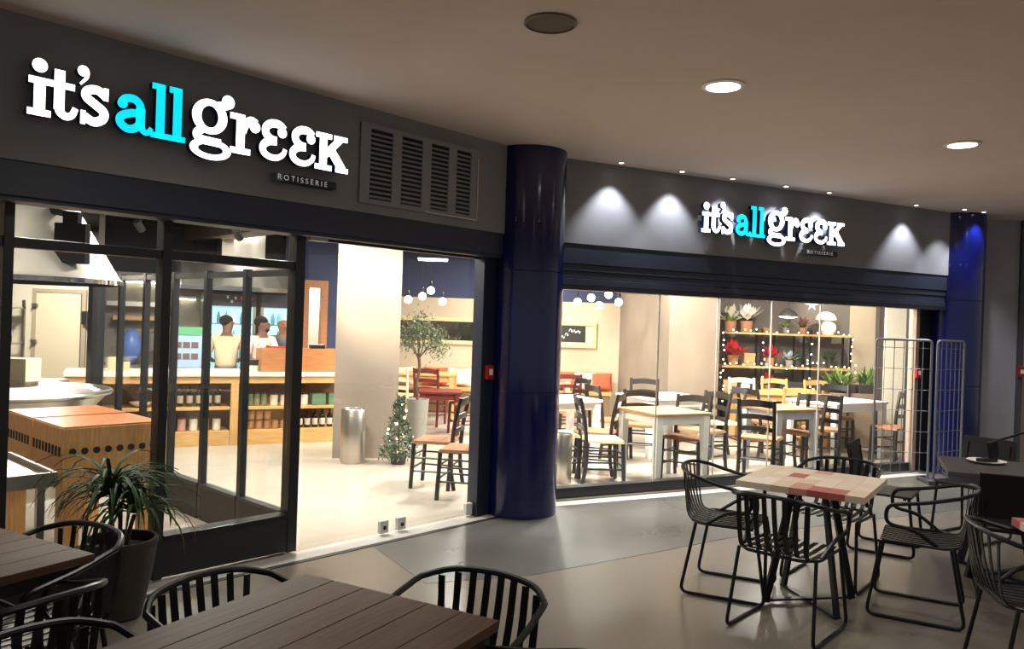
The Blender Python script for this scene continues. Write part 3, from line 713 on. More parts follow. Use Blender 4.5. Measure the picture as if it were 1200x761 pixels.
# ================================================================ GRILL ROOM
t = thing('butcher_block', 'large wooden butcher block with dark dowel holes behind the shop window', 'butcher block', (-2.98, 5.60, 0), A1)
W, L = .62, 1.15
for y0, y1 in ((-L/2, -.02), (.02, L/2)):
    MB().bb(-W/2, W/2, y0, y1, .52, .895).build('block', M_BUTCHER, t, .006)
    MB().bb(-W/2+.004, W/2-.004, y0+.004, y1-.004, .8955, .902).build('top', M_BUTCHTOP, t)
MB().bb(-W/2+.05, W/2-.05, -.02, .02, .55, .86).build('spacer', M_BUTCHER, t)
for k in range(8): MB().tube([(-W/2+.06+k*(W-.12)/7, -L/2-.003, .745), (-W/2+.06+k*(W-.12)/7, -L/2+.02, .745)], .022, 12).build('dowel', M_SOIL, t)
for k in range(18):
    y = -L/2+.05+k*.06
    if abs(y) < .04: continue
    MB().bb(-W/2-.003, -W/2+.02, y-.016, y+.016, .715, .775).build('dowel', M_SOIL, t)
for x in (-W/2+.06, W/2-.06):
    for y in (-L/2+.06, L/2-.06): MB().bb(x-.055, x+.055, y-.055, y+.055, 0, .519).build('leg', M_BUTCHER, t, .004)
t = thing('steel_table', 'stainless steel work table with raised rim at the left edge', 'table', P1(1.19, 5.03), A1)
MB().bb(-.42, .40, -.08, .75, .66, .69).build('tabletop', M_STEEL, t, .004)
MB().bb(-.42, .40, -.10, -.081, .64, .72).bb(.401, .42, -.10, .75, .64, .72).build('rim', M_STEEL, t)
for x in (-.36, .35):
    for y in (-.04, .68): MB().bb(x-.02, x+.02, y-.02, y+.02, 0, .659).build('leg', M_STEEL, t)
gx, gy = -4.30, 7.0
t = thing('round_grill', 'round charcoal grill counter with polished steel rim under the hood', 'grill', (gx, gy, 0))
MB().lathe([(.42, 0), (.42, .25), (.50, .55), (.62, .78), (.70, .87), (.0, .87)], 48).build('body', M_STEEL, t)
MB().lathe([(.70, .872), (.745, .885), (.76, .905), (.745, .925), (.725, .93), (.66, .905), (.60, .895), (.60, .872), (.70, .872)], 48).build('rim', M_STEEL, t)
MB().lathe([(.0, .872), (.595, .872), (.595, .893), (0, .90)], 48).build('plate', M_STEEL, t)
t = thing('grill_hood', 'large conical steel extractor hood hanging over the round grill', 'extractor hood', (gx, gy, 1.87))
MB().lathe([(.76, .0), (.80, .0), (.805, .03), (.78, .05), (.46, .60), (.43, .70), (.43, 1.128), (.40, 1.128), (.40, .68), (.74, .05), (.76, 0)], 48).build('shell', M_HOOD, t)
MB().lathe([(.79, -.012), (.815, -.012), (.815, .028), (.806, .028), (.79, -.012)], 48).build('lip', M_CHROME, t)
o = MB().box((.64, -.36, .31), (.25, .10, .33), D(4)).build('control_box', mat('matt_black', '#070707', .85, spec=.1), t, .006)
MB().box((.62, -.33, .525), (.12, .08, .10), D(4)).build('bracket', mat('matt_black', '#070707', .85, spec=.1), o)
MB().beam((.60, -.32, .55), (.36, -.22, .60), .05, .05).build('hanger', M_BLACK, t)
# store side: shelving with trays left of the cream door
t = thing('steel_rack', 'steel kitchen rack with dark machine left of the cream store door', 'rack', (-8.50, 13.0, 0))
for x in (-.45, .45):
    for y in (-.22, .22): MB().bb(x-.02, x+.02, y-.02, y+.02, 0, 1.75).build('leg', M_STEEL, t)
for z in (.45, 1.02, 1.60): MB().bb(-.47, .47, -.24, .24, z, z+.03).build('shelf', M_STEEL, t)
t = thing('slicing_machine', 'dark machine with round blade guard on the steel rack', 'machine', (-8.42, 12.98, 1.051))
MB().bb(-.25, .25, -.15, .15, 0, .12).build('base', mat('machine_grey', '#5d5650', .4, .5), t, .01)
MB().tube([(0, -.10, .26), (0, -.05, .26)], .15, 24).build('blade_guard', M_STEEL, t)
MB().bb(-.2, .2, -.05, .14, .12, .44).build('body', mat('machine_dark', '#2e2926', .5), t, .02)
t = MB().box((0, 0, .115), (.34, .26, .23)).build('carton', mat('cream_carton', '#cbbd9f', .7), None, .004); t.location = (-4.92, 7.99, .90)
tag(t, 'cream cardboard carton standing on a low shelf behind the round grill', 'box')
t = thing('side_bench', 'low dark counter behind the round grill', 'counter', (-5.10, 8.10, 0), D(10))
MB().bb(-.5, .5, -.3, .3, .86, .898).build('worktop', M_STEEL, t, .004)
MB().bb(-.47, .47, -.27, .27, .05, .859).build('body', mat('counter_brown', '#5c4a3e', .6), t)

# ================================================================ BAR COUNTER AND KITCHEN (local x along the counter, y into the kitchen)
CU = P2(0, 10.47)
def K(u, v, z=0): return P2(u, v, z)
t = thing('bar_counter', 'long wooden bar counter with open shelves below its white top', 'counter', K(0, 10.47), A2)
U0, U1 = -.42, 2.95
MB().bb(U0, U1, -.04, .75, .86, .91).build('worktop', mat('white_worktop', '#d9cfbc', .35), t, .004)
MB().bb(U0+.02, U1-.02, -.015, .0, .775, .859).build('apron', M_PINE, t)
for x in (U0+.04, 1.455, U1-.05): MB().bb(x-.045, x+.045, -.02, .0499, .0, .774).build('upright', M_PINEZ, t, .003)
for a, b in ((U0+.09, 1.405), (1.505, U1-.1)):
    MB().bb(a, b, .0, .5, .445, .475).build('shelf', M_PINE, t)
    MB().bb(a, b, -.01, .5, .15, .18).build('shelf', M_PINE, t)
    MB().bb(a, b, -.012, .01, .0, .149).build('plinth', M_PINE, t)
MB().bb(U0+.02, U1-.02, .52, .54, .0, .85).build('back_panel', mat('counter_back', '#6d4c31', .7), t)
rnd = random.Random(11)
def jar(loc, h, r, body, lid, label, group):
    t = thing('jar', label, 'jar', loc, A2, group)
    MB().lathe([(r*.9, 0), (r, .006), (r, h*.78), (r*.85, h*.86)], 14).build('body', body, t)
    MB().lathe([(r*.9, h*.861), (r*.9, h), (0, h)], 14).build('lid', lid, t)
def bottle(loc, h, glassm, label, group):
    t = thing('wine_bottle', label, 'bottle', loc, A2, group)
    MB().lathe([(.034, 0), (.037, .005), (.037, h*.6), (.030, h*.70), (.013, h*.78), (.013, h*.97), (.011, h)], 14).build('glass', glassm, t)
    MB().lathe([(.0375, h*.15), (.0375, h*.5)], 14).build('paper_label', mat('bottle_label', '#cfc8ba', .7), t)
MG = mat('dark_bottle', '#0d120d', .12, coat=.3); MJ = mat('jar_cream', '#d8ccb8', .4); ML = mat('jar_lid', '#3c2a22', .5); MGJ = mat('jar_green', '#5d7d63', .3); MP = mat('jar_pink', '#b88a7c', .4)
for k in range(7): bottle(K(.62+k*.11, 10.67, .4755), .27, MG, ORD[k] + ' dark wine bottle from the left, upper left shelf of the bar counter', 'bottles on the upper left counter shelf')
for k in range(8): jar(K(.32+k*.135, 10.60, .1805), .17, .05, MJ if k % 2 else MP, ML, ORD[k] + ' pale jar from the left, lower left shelf of the bar counter', 'jars on the lower left counter shelf')
t = tag(MB().lathe([(.03, 0), (.06, .004), (.13, .06), (.125, .06), (.05, .01), (0, .01)], 20).build('bowl', M_WHITE), 'pale bowl on the upper left shelf of the bar counter', 'bowl'); t.location = K(.40, 10.65, .4755)
for k in range(4): jar(K(1.58+k*.085, 10.62, .4755), .17, .036, MGJ, ML, ORD[k] + ' green jar from the left, middle upper shelf of the bar counter', 'green jars on the counter shelf')
for k in range(4): jar(K(1.96+k*.13, 10.62, .4755), .16, .05, MJ, ML, ORD[k] + ' cream jar from the left, middle upper shelf of the bar counter', 'cream jars on the counter shelf')
for k in range(2):
    o = MB().bb(-.09, .09, -.1, .1, 0, .15).build('storage_box', MGJ, None, .01); o.location = K(2.53+k*.22, 10.65, .4755); o.rotation_euler[2] = A2
    tag(o, ('first', 'second')[k] + ' green storage box from the left on the upper right counter shelf', 'box', 'green boxes on the counter shelf')
for r_ in range(2):
    for k in range(3 if r_ else 6):
        jar(K(1.68+k*.10, 10.60, .1805+r_*.125), .12, .042, mat('jar_amber', '#a3714a', .3), ML, ORD[k] + (' amber jar from the left, lower tier, middle lower counter shelf', ' amber jar from the left, upper tier, middle lower counter shelf')[r_], 'amber jars stacked on the counter shelf')
for k in range(6): bottle(K(2.30+k*.098, 10.62, .1805), .24, MG, ORD[k] + ' pale-labelled dark wine bottle from the left, lower right counter shelf', 'bottles on the lower right counter shelf')
# on the counter
t = thing('till_cabinet', 'orange wooden cabinet screening the till on the bar counter', 'cabinet', K(1.78, 10.55, .9105), A2)
MB().bb(0, 1.05, 0, .02, 0, .29).build('front_panel', M_OAKORANGE, t, .003)
MB().bb(0, .02, .021, .45, 0, .29).build('side_panel', M_OAKORANGE, t); MB().bb(1.03, 1.05, .021, .45, 0, .29).build('side_panel', M_OAKORANGE, t)
MB().bb(0, 1.05, 0, .2, .2905, .305).build('ledge', M_OAKORANGE, t)
t = thing('card_terminal', 'black card terminal on top of the orange till cabinet', 'card terminal', K(2.50, 10.64, 1.216), A2)
MB().bb(-.10, .10, -.05, .05, 0, .05).build('body', M_BLACK, t, .008); MB().bb(-.08, .08, -.03, .03, .0501, .055).build('screen', mat('screen_white', '#c8c8c4', .3), t)
t = thing('order_pad', 'red order pad lying on top of the orange till cabinet', 'notepad', K(1.97, 10.64, 1.216), A2)
MB().bb(-.12, .12, -.05, .05, 0, .02).build('pages', M_RED, t); MB().bb(-.12, -.09, -.05, .05, .0201, .03).build('clip', M_BLACK, t)
t = thing('coffee_cup', 'dark paper cup with pale sleeve beside the orange till cabinet', 'cup', K(1.69, 10.60, .9105))
MB().lathe([(.05, 0), (.055, .02), (.06, .08)], 18).build('sleeve', MJ, t); MB().lathe([(.0605, .0805), (.065, .15), (.067, .155), (0, .155)], 18).build('cup', M_BLACK, t)
for i, (u, w_, h_) in enumerate([(.55, .3, .02), (.95, .26, .028), (1.33, .3, .02)]):
    o = MB().box((0, 0, h_/2), (w_, .3, h_), rnd.uniform(-.2, .2)).build('paper_stack', mat('paper', '#e2dccf', .8), None, .004); o.location = K(u, 10.66, .9105); o.rotation_euler[2] = A2
    tag(o, ('first', 'second', 'third')[i] + ' stack of white paper from the left on the bar counter', 'paper', 'paper stacks on the bar counter')
for i, (u, h_) in enumerate([(.08, .16), (.22, .10), (-.12, .12)]):
    o = MB().bb(-.05, .05, -.05, .05, 0, h_).build('carton', mat('kraft', '#b59c74', .8), None, .004); o.location = K(u, 10.8, .9105); o.rotation_euler[2] = A2
    tag(o, ('tall', 'low', 'middle-sized')[i] + ' brown carton at the left end of the bar counter', 'box', 'cartons on the bar counter')
t = thing('hanging_cloth', 'white tea towel on a hook at the right end of the bar counter', 'towel', K(2.74, 10.43, .60), A2)
MB().box((0, 0, .12), (.09, .02, .30)).build('cloth', M_CUSHION, t, .006); MB().box((.0, -.016, .24), (.05, .01, .03)).build('hook', M_STEEL, t)
# drinks fridges
def fridge(u, v, w_, label, header):
    t = thing('drinks_fridge', label, 'fridge', K(u, v), A2)
    mf = mat('fridge_body', '#6f675e', .4)
    MB().bb(-w_/2, w_/2, .06, .6, .05, 1.95).build('body', mf, t, .004)
    MB().bb(-w_/2, w_/2, .0, .059, 1.75, 1.95).build('header', mat('fridge_header', '#27263a', .4), t)
    MB().bb(-w_/2, w_/2, .0, .059, .05, .25).build('base', mf, t)
    for a, b in ((-w_/2, -w_/2+.04), (w_/2-.04, w_/2)): MB().bb(a, b, .0, .059, .251, 1.749).build('door_frame', M_STEEL, t)
    gl = MB().bb(-w_/2+.041, w_/2-.041, .03, .058, .251, 1.749).build('lit_interior', mat('fridge_glow', '#9fcfdd', .5, emis=.8), t)
    for k in range(5):
        z = .4+k*.27
        MB().bb(-w_/2+.041, w_/2-.041, .018, .029, z, z+.015).build('shelf', M_STEEL, gl)
        for j in range(6):
            x = -w_/2+.09+j*(w_-.18)/5
            MB().lathe([(.025, 0), (.027, .1), (.012, .15), (.012, .17), (0, .17)], 8, (x, .012, z+.016)).build('bottle', mat('fridge_bottle%d' % ((k+j) % 3), ('#5fb0c8', '#cfe6ea', '#3c88a8')[(k+j) % 3], .3), gl)
    if header:
        for a in (-.06, .0, .05): MB().bb(a, a+.03, -.004, -.001, 1.80+abs(a), 1.84+abs(a)).build('emblem', M_WHITE, t)
        bd_ = MB().lathe([(0, 0), (.085, 0), (.085, .01), (0, .01)], 20).build('badge', mat('red_badge', '#c93a4a', .4, emis=.4), t)
        bd_.rotation_euler = (pi/2, 0, 0); bd_.location = (.22, -.001, 1.87); bd_.scale = (1, .62, 1)
fridge(1.62, 12.35, .72, 'lit drinks fridge with red badge on its header behind the counter staff', True)
fridge(2.36, 12.35, .62, 'lit drinks fridge beside the navy wall behind the bald man', False)
t = thing('display_fridge', 'low countertop display fridge with green band behind the bar counter', 'fridge', K(1.02, 12.1), A2)
MB().bb(-.22, .22, .02, .5, .0, .86).build('cabinet', M_STEEL, t); MB().bb(-.2, .2, .02, .4, .861, 1.32).build('body', mat('display_glow', '#a9bfe0', .4, emis=.55), t, .006)
MB().bb(-.21, .21, .0, .4, 1.321, 1.43).build('band', mat('green_band', '#5fae7a', .4, emis=.5), t)
for z in (.98, 1.14): 
    for k in range(3): MB().bb(-.16+k*.11, -.07+k*.11, .005, .019, z, z+.08).build('tray', mat('tray_food', '#7d5f58', .6), t)
t = thing('wall_shelf', 'wooden wall shelf over the blue bags at the left of the kitchen', 'shelf', K(.46, 12.7, 1.50), A2)
MB().bb(-.38, .38, 0, .29, 0, .06).build('board', M_PINE, t)
for x in (-.3, .3): MB().bb(x-.015, x+.015, .02, .28, -.12, -.001).build('bracket', M_STEEL, t)
t = thing('wall_shelf', 'steel wall shelf under the strip light in the kitchen', 'shelf', K(.45, 12.7, 1.72), A2)
MB().bb(-.45, .45, 0, .29, 0, .025).build('board', M_STEEL, t); MB().bb(-.45, .45, -.01, -.001, -.02, .045).build('lip', M_STEEL, t)
t = thing('work_bench', 'steel work bench along the kitchen back wall', 'bench', K(.35, 12.3), A2)
MB().bb(-.38, .42, 0, .65, .84, .88).build('worktop', M_STEEL, t)
for x in (-.34, .37):
    for y in (.05, .6): MB().bb(x-.02, x+.02, y-.02, y+.02, 0, .839).build('leg', M_STEEL, t)
for i, (u, c, s) in enumerate([(.32, '#5f7fc4', 'blue plastic bag slumped on the kitchen work bench'), (.62, '#3a342f', 'dark food processor on the kitchen work bench')]):
    if i == 0:
        o = MB().ball((0, 0, .25), .17, 14, (.85, .8, 1.45)).build('plastic_bag', mat('blue_bag', c, .4)); o.location = K(u, 12.55, .8805); tag(o, s, 'bag')
    else:
        t = thing('food_processor', s, 'machine', K(u, 12.55, .8805), A2)
        MB().bb(-.1, .1, -.1, .1, 0, .2).build('base', mat('processor', c, .4), t, .01); MB().lathe([(.08, .201), (.10, .42), (.1, .44), (.03, .46), (.03, .48)], 16).build('jug', mat('processor_jug', '#7c746b', .3), t)
def strip_light(u, v, z, L, label):
    t = thing('strip_light', label, 'strip light', K(u, v, z), A2, 'strip lights in the kitchen')
    MB().bb(-L/2, L/2, 0, .06, .012, .05).build('housing', M_WHITE, t); MB().bb(-L/2+.01, L/2-.01, .005, .055, -.005, .011).build('tube', M_LAMP, t)
strip_light(.48, 12.92, 2.05, .62, 'short glowing strip light on the kitchen wall above the shelves')
strip_light(1.05, 12.92, 1.83, .30, 'short glowing strip light on the kitchen wall over the display fridge')
t = thing('range_hood', 'stainless steel range hood over the drinks fridges', 'extractor hood', K(1.75, 11.75, 1.99), A2)
MB().add([(-.85, 0, 0), (.80, 0, 0), (.80, 1.2, 0), (-.85, 1.2, 0), (-.85, .25, .45), (.80, .25, .45), (.80, 1.2, .45), (-.85, 1.2, .45)],
         [(0, 3, 2, 1), (0, 1, 5, 4), (4, 5, 6, 7), (0, 4, 7, 3), (1, 2, 6, 5), (3, 7, 6, 2)]).build('canopy', M_STEEL, t)
MB().bb(-.86, .81, -.01, -.001, -.03, .03).build('lip', M_CHROME, t)
MB().bb(-.3, .3, .4, 1.0, .451, 1.0).build('flue', M_STEEL, t)

# ================================================================ PEOPLE
def skin_obj(name, chains, m, parent, sub=2):
    vs = []; es = []; rad = []; idx = {}
    for ch in chains:
        prev = None
        for key, p, r in ch:
            if key and key in idx: i = idx[key]
            else:
                i = len(vs); vs.append(p); rad.append(r if isinstance(r, tuple) else (r, r))
                if key: idx[key] = i
            if prev is not None: es.append((prev, i))
            prev = i
    me = bpy.data.meshes.new(name); me.from_pydata(vs, es, []); me.materials.append(m)
    o = bpy.data.objects.new(name, me); COL.objects.link(o); o.parent = parent
    md = o.modifiers.new('skin', 'SKIN'); md.use_smooth_shade = True
    for i, d in enumerate(me.skin_vertices[0].data): d.radius = rad[i]; d.use_root = (i == 0)
    o.modifiers.new('sub', 'SUBSURF').levels = sub; o.modifiers[-1].render_levels = sub
    return o
def person(loc, rz, label, shirt, trousers, skin, hair, lean=0.0, turn=0.0, beard=False, cap=None, reach=.30):
    t = thing('person', label, 'person', loc, rz); t.scale = (.94, .94, .925)
    L = lambda z: lean*max(0, z-.95)      # forward lean
    def q(x, y, z): return (x, y + L(z), z)
    hx, hz = 0, 1.58
    ct, st = cos(turn), sin(turn)
    def h(x, y, z): return q(x*ct - y*st, x*st + y*ct, z)
    spine = [('pel', q(0, 0, .95), (.15, .11)), ('w', q(0, 0, 1.08), (.14, .10)), ('ch', q(0, .01, 1.27), (.165, .11)), ('ub', q(0, 0, 1.40), (.12, .08)), ('nk', q(0, .01, 1.47), .055), ('hb', h(0, .02, 1.545), .07), ('hm', h(0, .02, 1.625), (.082, .098)), ('ht', h(0, .005, 1.70), (.06, .075))]
    ch = [spine, [('hm', None, 0), ('nose', h(0, .115, 1.60), .013), ('nt', h(0, .128, 1.59), .010)]]
    hand = []
    for s in (-1, 1):
        ch.append([('ub', None, 0), ('sh%d' % s, q(s*.18, 0, 1.395), .062), ('ua%d' % s, q(s*.23, .02, 1.27), .05), ('el%d' % s, q(s*.25, .06, 1.12), .043), ('fa%d' % s, q(s*.22, .06+reach*.5, 1.09), .037), ('wr%d' % s, q(s*.17, .06+reach, 1.06), .026), ('pm%d' % s, q(s*.16, .11+reach, 1.05), (.036, .018))])
        for k in range(4):
            fx = s*(.16+(-.028+.019*k)); ln = (.052, .062, .066, .05)[k if s > 0 else k]
            ch.append([('pm%d' % s, None, 0), (None, q(fx, .145+reach, 1.05), .009), (None, q(fx, .145+reach+ln*.55, 1.04), .0085), (None, q(fx, .145+reach+ln*.9, 1.015), .007)])
        ch.append([('pm%d' % s, None, 0), (None, q(s*.118, .12+reach, 1.045), .010), (None, q(s*.10, .155+reach, 1.03), .008)])
        ch.append([('hm', None, 0), (None, h(s*.092, .0, 1.61), (.012, .028))])
        ch.append([('pel', None, 0), ('hp%d' % s, (s*.10, 0, .88), .095), ('kn%d' % s, (s*.11, .02, .48), .062), ('an%d' % s, (s*.11, -.01, .09), .042), (None, (s*.115, .06, .04), .038), (None, (s*.12, .15, .03), .03)])
    skin_obj('body', ch, skin, t)
    sc = [[('ch', q(0, .01, 1.27), (.18, .125)), ('w', q(0, 0, 1.06), (.155, .118)), ('hm', q(0, 0, .93), (.165, .125))], [('ch', None, 0), ('ub', q(0, 0, 1.41), (.135, .092)), (None, q(0, 0, 1.455), (.075, .065))]]
    for s in (-1, 1): sc.append([('ub', None, 0), ('s%d' % s, q(s*.18, 0, 1.395), .075), (None, q(s*.235, .02, 1.26), .066), (None, q(s*.25, .05, 1.15), .06)])
    skin_obj('shirt', sc, shirt, t)
    tr = [[('pel', (0, 0, .93), (.158, .118)), (None, (0, 0, .99), (.15, .112))]]
    for s in (-1, 1): tr.append([('pel', None, 0), (None, (s*.10, 0, .85), .105), (None, (s*.112, .02, .48), .08), (None, (s*.112, -.01, .12), .07)])
    skin_obj('trousers', tr, trousers, t)
    for s in (-1, 1): MB().bb(s*.115-.05, s*.115+.05, -.08, .19, 0, .085).build('shoe', M_BLACK, t, .03)
    R = Matrix.Rotation(turn, 3, 'Z')
    if hair:
        c = Vector(h(0, -.018, 1.668)); MB().ball(c, .1, 16, (.93, 1.02, .86), R).build('hair', hair, t)
    if cap: MB().ball(Vector(h(0, -.005, 1.69)), .1, 16, (.95, 1.05, .62), R).build('cap', cap, t)
    for s in (-1, 1): MB().ball(Vector(h(s*.033, .103, 1.635)), .011, 8).build('eye', mat('eye_dark', '#1a1512', .3), t)
    MB().ball(Vector(h(0, .108, 1.562)), .022, 8, (1.1, .35, .3), R).build('mouth', mat('lip', '#7a3d33', .5), t)
    if beard: MB().ball(Vector(h(0, .055, 1.545)), .06, 12, (.95, .95, .75), R).build('beard', M_HAIR, t)
    return t
def pz(u, v): return K(u, v, 0)
mtr = mat('dark_trousers', '#1d1c20', .8)
person(pz(1.47, 11.50), A2 + D(-6), 'person in cream T-shirt seen from behind, facing the fridges', mat('cream_shirt', '#b3a488', .85), mtr, M_SKIN2, M_HAIR, .22, D(-45))
person(pz(1.92, 11.55), A2 + D(205), 'bearded person in pink and white shirt looking to the right behind the counter', mat('pink_shirt', '#d9a79c', .85, hex2='#eadcd6', scale=5), mtr, M_SKIN2, M_HAIR, .05, D(50), True)
person(pz(2.31, 11.98), A2 + D(175), 'bald person in dark grey shirt standing behind the orange till cabinet', mat('grey_shirt', '#4a4a50', .85, hex2='#77777c', scale=4), mtr, M_SKIN, None, .04, D(10))

# ================================================================ DINING ROOM
t = thing('steel_bin', 'tall round polished steel bin beside the beige pillar', 'bin', (-1.76, 9.10, 0))
MB().lathe([(.135, 0), (.14, .01), (.14, .60), (.13, .615), (.125, .60), (.125, .02), (0, .02)], 32).build('body', M_STEEL, t)
t = thing('steel_bin', 'round steel bin just right of the big navy column behind the glazing', 'bin', (.56, 8.35, 0))
MB().lathe([(.105, 0), (.11, .01), (.11, .50), (.10, .515), (.095, .50), (.095, .02), (0, .02)], 32).build('body', M_STEEL, t)
# olive tree
def leaf_cloud(rnd, n, fn, size, asp=.3):
    mb = MB()
    for _ in range(n):
        p = Vector(fn()); d = Vector((rnd.gauss(0, 1), rnd.gauss(0, 1), rnd.gauss(.3, 1))).normalized(); e = d.orthogonal().normalized()
        e = Matrix.Rotation(rnd.uniform(0, 2*pi), 3, d) @ e; s = size*rnd.uniform(.7, 1.3)
        mb.add([p, p+d*s*.5+e*s*asp, p+d*s, p+d*s*.5-e*s*asp], [(0, 1, 2, 3)])
    return mb
rnd = random.Random(21)
t = thing('olive_tree', 'small olive tree in a tall grey planter behind the glass door', 'tree', (-1.21, 10.58, 0))
MB().lathe([(.11, 0), (.115, .01), (.15, .60), (.14, .60), (.13, .55), (0, .55)], 24).build('planter', M_GREYPOT, t)
MB().lathe([(.129, .552), (0, .565)], 16).build('soil', M_SOIL, t)
MB().tube(spline([(0, 0, .55), (-.02, 0, .8), (.01, .0, 1.0), (-.01, 0, 1.2)], 4), .02, 8).build('trunk', M_BARK, t)
bl = [(-.16, .05, 1.45), (.1, -.1, 1.5), (.2, .06, 1.38), (-.05, .1, 1.58), (.0, -.05, 1.4), (-.2, -.08, 1.35), (.25, -.02, 1.3)]
br = MB()
for b in bl: br.tube(spline([(-.01, 0, 1.12), (b[0]*.4, b[1]*.4, 1.25), b], 3), .008, 6)
br.build('branches', M_BARK, t)
def olv():
    b = rnd.choice(bl); return (b[0]+rnd.gauss(0, .085), b[1]+rnd.gauss(0, .085), b[2]+rnd.gauss(0, .085))
o = leaf_cloud(rnd, 1500, olv, .055, .16).build('foliage', M_OLIVE, t); o['kind'] = 'stuff'
# Christmas tree
t = thing('christmas_tree', 'small fir tree with silver baubles and lights beside the beige pillar', 'tree', (-1.24, 9.10, 0))
MB().lathe([(.08, 0), (.10, .10), (.0, .10)], 16).build('pot', M_POT, t)
MB().tube([(0, 0, .1), (0, 0, .74)], .012, 6).build('trunk', M_BARK, t)
def fir():
    z = .08 + .68*rnd.random()**1.4; r_ = (.78-z)*.30*math.sqrt(rnd.random()) + .02; a = rnd.uniform(0, 2*pi); return (r_*cos(a), r_*sin(a), z)
o = leaf_cloud(rnd, 1500, fir, .05, .14).build('foliage', M_FIR, t); o['kind'] = 'stuff'
for k in range(26):
    z = .12 + .6*k/26; a = k*2.4; r_ = (.80-z)*.30+.012
    MB().ball((r_*cos(a), r_*sin(a), z), .014, 8).build('bauble', M_CHROME if k % 3 else M_FAIRY, t)
# taverna chairs
def taverna(name, m, seatm, cat='chair'):
    t = thing(name, 'x', cat)
    MB().add([(-.21, -.18, .44), (.21, -.18, .44), (.225, .2, .44), (-.225, .2, .44), (-.20, -.17, .468), (.20, -.17, .468), (.215, .19, .468), (-.215, .19, .468), (0, .01, .474)],
             [(0, 3, 2, 1), (0, 1, 5, 4), (1, 2, 6, 5), (2, 3, 7, 6), (3, 0, 4, 7), (4, 5, 8), (5, 6, 8), (6, 7, 8), (7, 4, 8)]).build('seat', seatm, t)
    for s in (-1, 1):
        MB().tube(spline([(s*.185, -.225, 0), (s*.185, -.19, .22), (s*.185, -.195, .46), (s*.187, -.22, .68), (s*.19, -.27, .90)], 3), .021, 8, radii=None).build('leg', m, t)
        MB().tube([(s*.205, .205, 0), (s*.20, .185, .44)], .021, 8).build('leg', m, t)
        for z in (.17, .30): MB().tube([(s*.186, -.195, z), (s*.203, .19, z)], .010, 6).build('stretcher', m, t)
    for z in (.20, .32): MB().tube([(-.20, .19, z), (.20, .19, z)], .010, 6).build('stretcher', m, t)
    MB().tube([(-.185, -.195, .24), (.185, -.195, .24)], .010, 6).build('stretcher', m, t)
    for z, y, hh in ((.57, -.205, .05), (.70, -.225, .055), (.845, -.253, .075)):
        pts = [(-.185+.37*i/8, y-.035*sin(pi*i/8), z + .018*sin(pi*i/8)) for i in range(9)]
        MB().strip(pts, (0, -.12, 1), hh, .014).build('back_slat', m, t)
    return t
dk = taverna('taverna_chair', M_DARKWOOD, M_RUSHBROWN)
dl = taverna('taverna_chair', M_SLATEWOOD, M_RUSH)
be = taverna('taverna_chair', M_BEECH, M_RUSH)
rd = taverna('taverna_chair', M_REDWOOD, M_RUSHBROWN)
crm = taverna('taverna_chair', M_CREAMWOOD, M_RUSH)
used = set()
def seat(p, x, y, face, label, group='ladder-back taverna chairs'):
    first = p.name not in used; used.add(p.name)
    o = place(p, first, (x, y, 0), D(face-90), label, group)
# by the entrance
seat(dk, -.70, 7.98, 170, 'dark chair with brown rush seat behind the door glass, further of the pair')
seat(dk, -.40, 7.50, 170, 'dark chair with brown rush seat behind the door glass, nearer of the pair')
# behind the right-hand glazing
seat(dl, .98, 8.42, 5, 'slate chair with pale rush seat facing the wood-topped table by the glass')
seat(dl, .52, 8.72, 15, 'slate chair half hidden by the big navy column behind the glazing')
seat(dk, 1.95, 8.80, 240, 'dark chair with brown rush seat tucked under the wood-topped table')
seat(dk, 2.28, 9.45, 215, 'dark chair right of the wood-topped table, facing it')
seat(dk, 1.62, 9.75, 75, 'dark chair with its back to the wood-topped table, drawn to the white table behind')
seat(dk, 1.28, 10.15, 20, 'dark chair at the left side of the middle white table')
seat(dk, 1.0, 9.0, 160, 'dark chair behind the slate chairs, facing the table by the column')
seat(dk, 1.9, 11.35, 260, 'dark chair on the far side of the middle white table')
seat(dl, 2.72, 10.35, 190, 'slate chair at the right side of the middle white table')
seat(dk, .78, 11.1, 205, 'dark chair before the pink-toned bench table')
seat(dk, 2.80, 8.93, 62, 'dark chair left of the grey-legged table, showing its back')
seat(dk, 3.88, 9.95, 75, 'dark chair with pale back edge at the front of the long white table')
seat(dk, 5.0, 10.38, 200, 'dark chair at the right end of the long white table')
seat(dk, 3.32, 10.52, 25, 'dark chair at the left end of the long white table')
seat(dk, 4.62, 11.35, 255, 'dark chair at the far side of the long white table, before the plants')
seat(dk, 3.45, 9.55, 215, 'dark chair tucked behind the grey-legged table')
seat(crm, 3.60, 12.35, 262, 'cream chair before the shelf unit, leftmost of its row')
seat(be, 4.15, 12.42, 265, 'beech chair before the shelf unit, between the cream chair and the other beech chair')
seat(be, 4.80, 12.30, 270, 'beech chair before the right end of the shelf unit')
seat(be, 3.85, 10.95, 90, 'beech chair seen under the grey-legged table, facing the pine table')
seat(rd, -1.25, 12.55, 80, 'red chair facing the bench, seen through the door')
seat(rd, -.62, 11.6, 200, 'red chair right of the red table, seen through the door')
seat(rd, .88, 12.35, 90, 'red chair before the bench, seen through the right-hand glazing')
seat(crm, -1.75, 12.6, 85, 'cream chair at the long pine table behind the olive tree')
